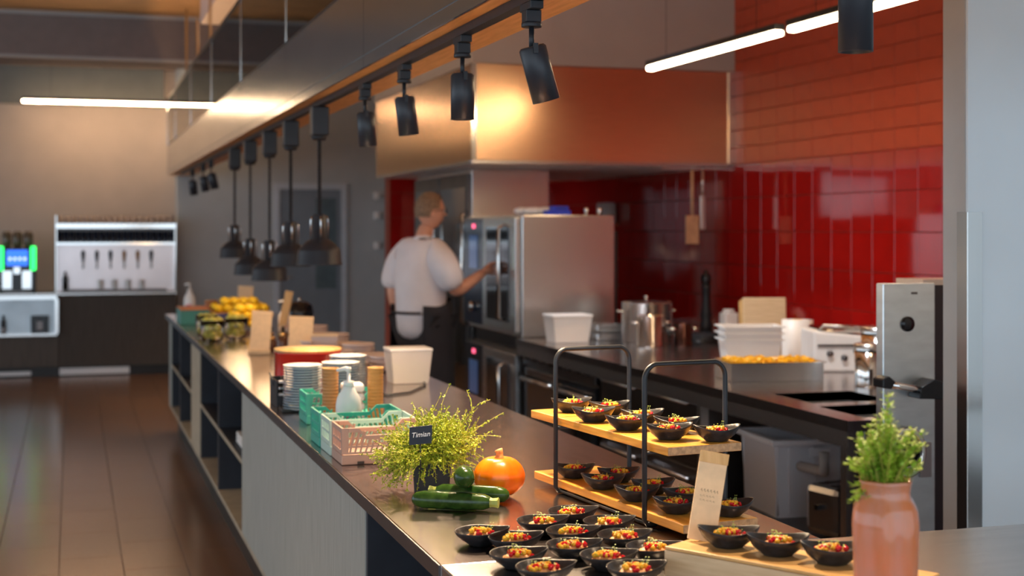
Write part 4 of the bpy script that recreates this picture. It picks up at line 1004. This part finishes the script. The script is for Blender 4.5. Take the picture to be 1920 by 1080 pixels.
# ---- folding crates
def crate(x, y, m, label, w_=.262, d_=.165, h=.105):
    t = thing('folding_crate', label, 'crate', (x, y, ZT), 0, 'small plastic folding crates')
    bx(0, w_, 0, d_, 0, .028).build('base', m, t, .002)
    th2 = .006
    def panel(L, long_):
        mb = MB()
        # plate in x,z plane, thickness th2 in y
        z0 = .030
        if long_:
            mb.box(0, .02, 0, th2, z0, h).box(L-.02, L, 0, th2, z0, h)
            mb.box(.02, L-.02, 0, th2, z0, z0+.006)
            hw = .052; dz = .022
            mb.prism([(.02, h-.012), (hw, h-.012), (hw+.02, h-.012-dz), (L-hw-.02, h-.012-dz), (L-hw, h-.012), (L-.02, h-.012), (L-.02, h), (L-hw+.004, h), (L-hw-.018, h-dz), (hw+.018, h-dz), (hw-.004, h), (.02, h)], -.003, th2)
            top = h-.012-dz
            k = 0; x_ = .026
            nb = 14; sp = (L-.05)/nb
            for k in range(nb+1):
                xx = .024+sp*k; s_ = 1 if (xx < L/2) else -1
                zt = top+.002 if hw+.01 < xx < L-hw-.01 else h-.01
                mb.prism([(xx-.0025, z0+.004), (xx+.0025, z0+.004), (xx+.0025+s_*.014, zt), (xx-.0025+s_*.014, zt)], .0005, th2-.0005)
            mb.box(.02, L-.02, .001, th2-.001, (z0+top)/2-.002, (z0+top)/2+.003)
        else:
            mb.box(0, .012, 0, th2, z0, h).box(L-.012, L, 0, th2, z0, h).box(.012, L-.012, 0, th2, h-.014, h).box(.012, L-.012, 0, th2, z0, z0+.012)
            nb = 5; sp = (L-.024)/nb
            for k in range(1, nb): mb.box(.012+sp*k-.004, .012+sp*k+.004, .0005, th2-.0005, z0+.012, h-.014)
            mb.box(.012, L-.012, .001, th2-.001, .062, .07)
        return mb
    panel(w_, True).build('front_panel', m, t)
    o = panel(w_, True).build('rear_panel', m, t); o.location = (0, d_-th2, 0)
    o = panel(d_-2*th2-.002, False).build('side_panel', m, t); o.location = (th2, th2+.001, 0); o.rotation_euler = (0, 0, PI/2)
    o = panel(d_-2*th2-.002, False).build('side_panel', m, t); o.location = (w_, th2+.001, 0); o.rotation_euler = (0, 0, PI/2)
    bx(.045, .065, -.002, 0, .001, .009).build('foot_clip', steel_dark, t)
crate(.738, 4.035, pinkb, 'dusty pink folding crate, frontmost of the row')
crate(.735, 4.215, mint, 'pale mint folding crate in the middle of the row')
crate(.733, 4.395, teal, 'teal green folding crate, rearmost of the three in the row')
crate(.775, 4.91, teal, 'teal folding crate standing apart, behind the soap bottle and cups')
# inner trays/labels
# ---- cups, soap
def cupstack(x, y, h, r_, label, m=copperc):
    t = thing('cup_stack', label, 'cups', (x, y, ZT))
    n_ = int(h/.011)
    prof = [(r_*.94, 0)]
    for k in range(n_): z = k*h/n_; prof += [(r_*.965, z+.001), (r_*.965, z+h/n_*.6), (r_, z+h/n_*.65), (r_, z+h/n_*.98)]
    prof += [(r_*.9, h), (r_*.86, h-.03), (0, h-.03)]
    MB().lathe(prof, 24).build('cups', m, t)
    MB().lathe([(r_*1.02, h-.002), (r_*1.02, h+.002), (r_*.92, h+.002), (r_*.92, h-.002)], 24, cap=False).build('rim', mat('cup_rim', (.62, .33, .10), .5), t)
cupstack(.835, 4.78, .205, .028, 'left tall stack of brown paper cups beside the soap bottle')
cupstack(.985, 4.755, .205, .027, 'right tall stack of brown paper cups', mat('brown_cup_light', (.60, .29, .07), .5, 0, .12, 8, (1, 1, 30)))
def soap(x, y, z, s_, label, pinkl=True):
    t = thing('soap_bottle', label, 'bottle', (x, y, z), R(-17)); t.scale = (s_,)*3
    MB().lathe([(.042, 0), (.045, .004), (.045, .10), (.040, .125), (.022, .155), (.017, .165)], 28, sx=1, sy=.72).build('bottle_body', whitep, t)
    MB().lathe([(.019, .165), (.019, .182), (.006, .185), (.006, .215)], 16).build('collar', whitep, t)
    MB().tube([(0, 0, .214), (0, 0, .222), (-.012, 0, .226), (-.042, 0, .219)], [.009, .012, .008, .005], 8).build('pump_head', whitep, t)
    vs = []
    mb = MB(); k_ = 8
    for zz in (.032, .068):
        for k in range(k_+1): a = -PI/2-.5+1.0*k/k_; vs.append((.0458*math.cos(a), .0458*math.sin(a)*.72-.0003, zz))
    mb.add(vs, [(k, k+1, k+k_+2, k+k_+1) for k in range(k_)], True).build('bottle_label', mat('pink_label', (.75, .28, .36), .5), t)
    MB().add([(-.006, -.0345, .056), (0, -.0345, .048), (.006, -.0345, .056), (.003, -.0345, .059), (0, -.0345, .056), (-.003, -.0345, .059)], [(0, 1, 2, 3, 4, 5)]).build('label_mark', black, t)
soap(.875, 4.66, ZT, .95, 'white pump soap bottle with pink label, in front of the cups')
soap(.877, 11.35, ZT+.02, 1.0, 'white soap bottle at the far end of the island')
cupstack(1.03, 11.2, .12, .05, 'far left brown pot at the end of the island', mat('terracotta', (.42, .15, .06), .5, var=.05))
cupstack(1.13, 11.15, .13, .048, 'far right brown pot with pale lid at the end of the island', MATS['terracotta'])
t = thing('napkin_stack', 'white folded napkins between the cup stacks', 'napkins', (.912, 4.79, ZT), R(-5))
for k in range(5): bx(-.038, .038, -.045, .045, .0312*k, .0312*k+.027).build('napkin', whitep, t, .010)
# ---- plates: three stacks, each plate a thing
def plate_mesh(r_):
    return MB().lathe([(r_*.5, 0), (r_*.55, .003), (r_*.8, .005), (r_*.985, .0115), (r_, .0135), (r_*.985, .0145), (r_*.8, .0085), (r_*.5, .006), (0, .006)], 32)
pl0 = plate_mesh(.073)
pl0.v = pl0.v; pme = None
def stack(x, y, n_, top, word, pitch=.0098):
    global pme
    for k in range(n_):
        if pme is None:
            o = pl0.build('plate', [porcblue]); pme = o.data
            pme2 = pme.copy(); pme2.materials.clear(); pme2.materials.append(porc); stack.white = pme2
        else: o = bpy.data.objects.new('plate', pme); C.objects.link(o)
        if k == n_-1: o.data = stack.white
        o.location = (x+random.uniform(-.001, .001), y+random.uniform(-.001, .001), ZT+pitch*k)
        tag(o, ('topmost plate, whitened for the lamplight, of the %s plate stack' % word if k == n_-1 else ORD[k]+' blue-grey plate from the bottom of the %s plate stack' % word), 'plate', 'plates in the %s stack' % word)
stack(.822, 5.30, 17, True, 'left front')
stack(.975, 5.36, 17, True, 'middle')
stack(1.035, 5.53, 18, True, 'right rear')
# red pot
t = thing('red_pot', 'large red enamel pot with wooden lid behind the plates', 'pot', (.93, 5.86, ZT))
MB().lathe([(.11, 0), (.13, .01), (.137, .06), (.137, .168), (.141, .172), (.132, .172), (.130, .02), (0, .012)], 36).build('pot_body', redenam, t)
MB().lathe([(.138, .173), (.138, .185), (0, .185)], 36).build('lid', woodtop, t)
# black rack of cutlery
t = thing('cutlery_rack', 'black metal cutlery rack with pale handles left of the plates', 'rack', (.80, 5.50, ZT), R(0))
MB().box(-.06, -.056, -.10, .10, 0, .10).box(.016, .02, -.10, .10, 0, .10).box(-.056, .016, .096, .10, 0, .1).box(-.056, .016, -.10, -.096, 0, .045).box(-.056, .016, -.096, .096, 0, .004).build('rack_body', black, t)
for k in range(4): bx(-.052, .012, -.095, -.08, .02+.024*k, .030+.024*k).build('pale_strip', [chrome, whitep][k % 2], t, .002)
MB().tube([(-.05, -.02, .05), (-.075, .0, .125)], .003, 6).tube([(-.03, -.05, .05), (-.04, -.06, .115)], .003, 6).build('cutlery', black, t)
t = thing('tea_light_tray', 'small black tray with gold tea lights by the counter edge', 'tray', (.775, 5.30, ZT))
bx(-.035, .045, -.05, .05, 0, .012).build('tray_body', black, t, .002)
for k in range(2): MB().lathe([(.016, .012), (.018, .03), (.016, .03), (.014, .014), (0, .014)], 14, T(.012, -.022+.045*k, 0), cap=False).build('cup', mat('gold', (.8, .55, .25), .25, 1), t)
# tub near chef
lidbox((1.415, 6.13, ZT), .19, .16, .142, 'translucent lidded tub of green herbs at the rear edge of the island', mat('chopped_herbs', (.10, .16, .04), .8, var=.4, scale=60))
tag(MB().tube([(1.52, 6.3, ZT+.004), (1.45, 5.95, ZT+.004), (1.33, 5.72, ZT+.004), (1.22, 5.65, ZT+.004), (1.20, 5.75, ZT+.004), (1.28, 6.2, ZT+.004)], .004, 6).build('cable', black), 'thin black cable lying on the island worktop', 'cable')
# pale stacked dishes along the rear edge
dm = MB().lathe([(.05, 0), (.075, .006), (.088, .028), (.085, .03), (.072, .010), (0, .006)], 24)
dpt = None; i = 0
for k in range(8):
    x_, y_ = 1.28, 6.62+.36*k
    for col in ((0, 1) if k < 5 else (1,)):
        xx = x_-.03+.19*col
        if xx > 1.475: xx = 1.475
        for lv in range(3 if (k+col) % 2 else 2):
            if dpt is None: o = dm.build('shallow_dish', rosew); dpt = o
            else: o = dpt.copy(); C.objects.link(o)
            o.location = (xx-.0, y_+.05*col, ZT+.022*lv)
            tag(o, '%s pale rose shallow dish in the %s pile from the front, %s row' % (['bottom', 'second', 'third'][lv], ORD[k], ['left', 'right'][col]), 'dish', 'stacked shallow dishes along the rear edge')
# menu cards
cardsign((.965, 7.73, ZT+.018), .108, .215, R(-12), R(-6), R(4), 'left kraft card sign standing on the island behind the red pot', foot=.017)
cardsign((1.175, 7.66, ZT+.018), .128, .185, R(-14), R(-5), R(2), 'wide kraft card sign right of the left card', foot=.017)
cardsign((1.285, 9.1, ZT+.07), .05, .21, R(-14), R(-5), R(11), 'narrow tilted wooden sign between the two kraft cards', foot=.017, m=woodtop)
t = thing('sign_stand', 'small dark stand carrying the tilted wooden sign', 'stand', (1.285, 9.1, ZT)); MB().lathe([(.04, 0), (.04, .01), (.012, .02), (.012, .052)], 16).build('stand_body', steel_dark, t)
cardsign((1.27, 11.1, ZT+.018), .115, .215, R(-14), R(-5), R(3), 'far kraft card sign beyond the yellow fruit', foot=.017)
t = thing('card_box', 'low open box with pale front right of the wide card', 'box', (1.275, 7.5, ZT), R(-14))
MB().box(-.07, .07, -.05, -.046, 0, .06).box(-.07, .07, .046, .05, 0, .10).box(-.07, -.066, -.046, .046, 0, .08).box(.066, .07, -.046, .046, 0, .08).build('box_walls', rosew, t); bx(-.072, .072, .042, .051, .10, .118).build('box_flap', kraft, t)
# bits near signs: dark jars with gold lids
for k, (x, y, l) in enumerate(((1.06, 7.95, 'dark spice jar with bright lid just right of the left card'), (1.10, 7.80, 'dark spice jar nearer, between the two kraft cards'), (1.09, 8.25, 'dark spice jar farther back between the cards'), (1.36, 8.7, 'brown jar with pale lid behind the card box'))):
    t = thing('spice_jar', l, 'jar', (x, y, ZT)); MB().lathe([(.026, 0), (.028, .004), (.028, .05+.03*(k % 2)), (.02, .06+.03*(k % 2))], 16).build('jar_body', mat('brown_glass', (.10, .04, .02), .15), t)
    MB().lathe([(.022, .06+.03*(k % 2)), (.022, .075+.03*(k % 2)), (0, .075+.03*(k % 2))], 16).build('lid', MATS['gold'], t)
soap(1.33, 9.35, ZT, .9, 'pale pump bottle behind the tilted wooden sign')
# soup kettle
t = thing('soup_kettle', 'round black soup kettle at the rear edge of the island', 'kettle', (1.49, 9.75, ZT))
MB().lathe([(.075, 0), (.085, .01), (.092, .05), (.094, .11), (.088, .13)], 28).build('kettle_body', blackm, t)
MB().lathe([(.09, .13), (.082, .155), (.05, .175), (0, .18)], 28, cap=False).build('lid', blackm, t); MB().ball((0, 0, .19), .012, 10, 6).build('lid_knob', chrome, t)
MB().ball((-.085, -.03, .10), .012, 10, 6).build('switch', chrome, t)
# fruit bowls and glasses
def fruitbowl(x, y, r_, h, label, glass=True, z=ZT):
    t = thing('fruit_bowl', label, 'bowl', (x, y, z))
    MB().lathe([(r_*.5, 0), (r_*.8, .01), (r_, h*.6), (r_, h), (r_-.004, h), (r_-.005, h*.6), (r_*.75, .015), (0, .008)], 28).build('bowl_body', glassm if glass else woodtop, t)
    MB().lathe([(r_+.001, h-.004), (r_+.001, h+.002), (r_-.005, h+.002), (r_-.005, h-.004)], 28, cap=False).build('rim', glassm if glass else woodtop, t)
fruitbowl(.80, 8.62, .075, .13, 'left glass bowl of pale green fruit by the island edge')
fruitbowl(.955, 8.80, .075, .13, 'right glass bowl of pale green fruit')
fruitbowl(.80, 9.0, .07, .14, 'rear glass bowl of pale green fruit')
ball0 = MB().ball((0, 0, 0), .0245, 12, 8).build('pale_fruit', limey); first = True
spots_ = []
for (cx, cy, hh) in ((.80, 8.62, .13), (.955, 8.80, .13), (.80, 9.0, .13)):
    for lvl in range(3):
        for k in range(4): a = k*PI/2+lvl*.8; spots_.append((cx+.036*math.cos(a), cy+.036*math.sin(a), ZT+.042+.043*lvl, k, lvl, 'left' if cy < 8.7 else 'right' if cy < 8.9 else 'rear'))
for k, s_ in enumerate(spots_):
    o = ball0 if k == 0 else ball0.copy()
    if k: C.objects.link(o)
    o.location = s_[:3]; tag(o, '%s pale green fruit, %s layer, in the %s glass bowl' % (['right', 'back', 'left', 'front'][s_[3]], ['bottom', 'middle', 'top'][s_[4]], s_[5]), 'fruit', 'pale green fruit in the glass bowls')
t = thing('fruit_tray', 'low dark tray under the heap of lemons', 'tray', (1.09, 9.45, ZT)); MB().box(-.15, .15, -.2, .2, 0, .03).build('tray_body', mat('tray_brown', (.20, .12, .09), .5), t, .004); bx(-.155, .155, -.205, -.2, .02, .04).build('rim', steel_dark, t); bx(-.155, .155, .2, .205, .02, .04).build('rim', steel_dark, t)
t = thing('fruit_tray', 'orange wooden tray raised at the back under more lemons', 'tray', (1.165, 10.5, ZT)); MB().box(-.215, .215, -.25, .25, .04, .075).build('tray_body', woodtop, t, .006)
for x in (-.19, .19): bx(x-.01, x+.01, -.2, .2, 0, .04).build('foot', woodtop, t)
l0 = MB().lathe([(0, -.036), (.006, -.033), (.02, -.024), (.028, 0), (.02, .024), (.006, .033), (0, .036)], 14, RY(PI/2), cap=False).build('lemon', lemon); k = 0
lem = []
for lv in range(3):
    for i in range(4-lv):
        for j in range(5-lv): lem.append((.99+.066*i+.033*lv, 9.29+.078*j+.04*lv, ZT+.06+.047*lv, lv, i, j))
for i in range(6):
    for j in range(5): lem.append((1.0+.066*i, 10.32+.078*j, ZT+.105, 0, i, j))
for i in range(4):
    for j in range(3): lem.append((1.06+.066*i, 10.36+.078*j, ZT+.152, 1, i, j))
for q, s_ in enumerate(lem):
    o = l0 if q == 0 else l0.copy()
    if q: C.objects.link(o)
    o.location = s_[:3]; o.rotation_euler = (0, random.uniform(-.3, .3), random.uniform(-.5, .5)+PI/2*0); front = s_[1] < 10
    tag(o, 'yellow lemon on the %s tray, %s layer, %s from the left, %s row back' % ('low dark' if front else 'raised orange', ['bottom', 'second', 'top'][s_[3]], ORD[s_[4]], ORD[s_[5]]), 'lemon', 'lemons on the dark tray' if front else 'lemons on the orange tray')
# far teal crate & blue box
t = thing('storage_crate', 'large teal crate at the far end of the island', 'crate', (.86, 10.45, ZT))
MB().box(-.13, .07, -.2, -.194, 0, .10).box(-.13, .07, .194, .2, 0, .10).box(-.13, -.124, -.194, .194, 0, .10).box(.064, .07, -.194, .194, 0, .10).box(-.124, .064, -.194, .194, 0, .006).build('crate_body', mat('dark_teal_plastic', (.05, .25, .20), .4, var=.05), t, .002)
bx(-.13, .07, -.21, .2, .101, .11).build('wooden_lid', mat('orange_lid', (.55, .20, .08), .5, var=.1), t)
t = thing('blue_box', 'dark blue box between the teal crate and the lemons', 'box', (.985, 9.95, ZT)); bx(-.06, .06, -.05, .05, 0, .085).build('box_body', mat('navy_box', (.02, .04, .22), .4, var=.05), t, .004); bx(-.062, .062, -.052, .052, .085, .09).build('lid', MATS['navy_box'], t)
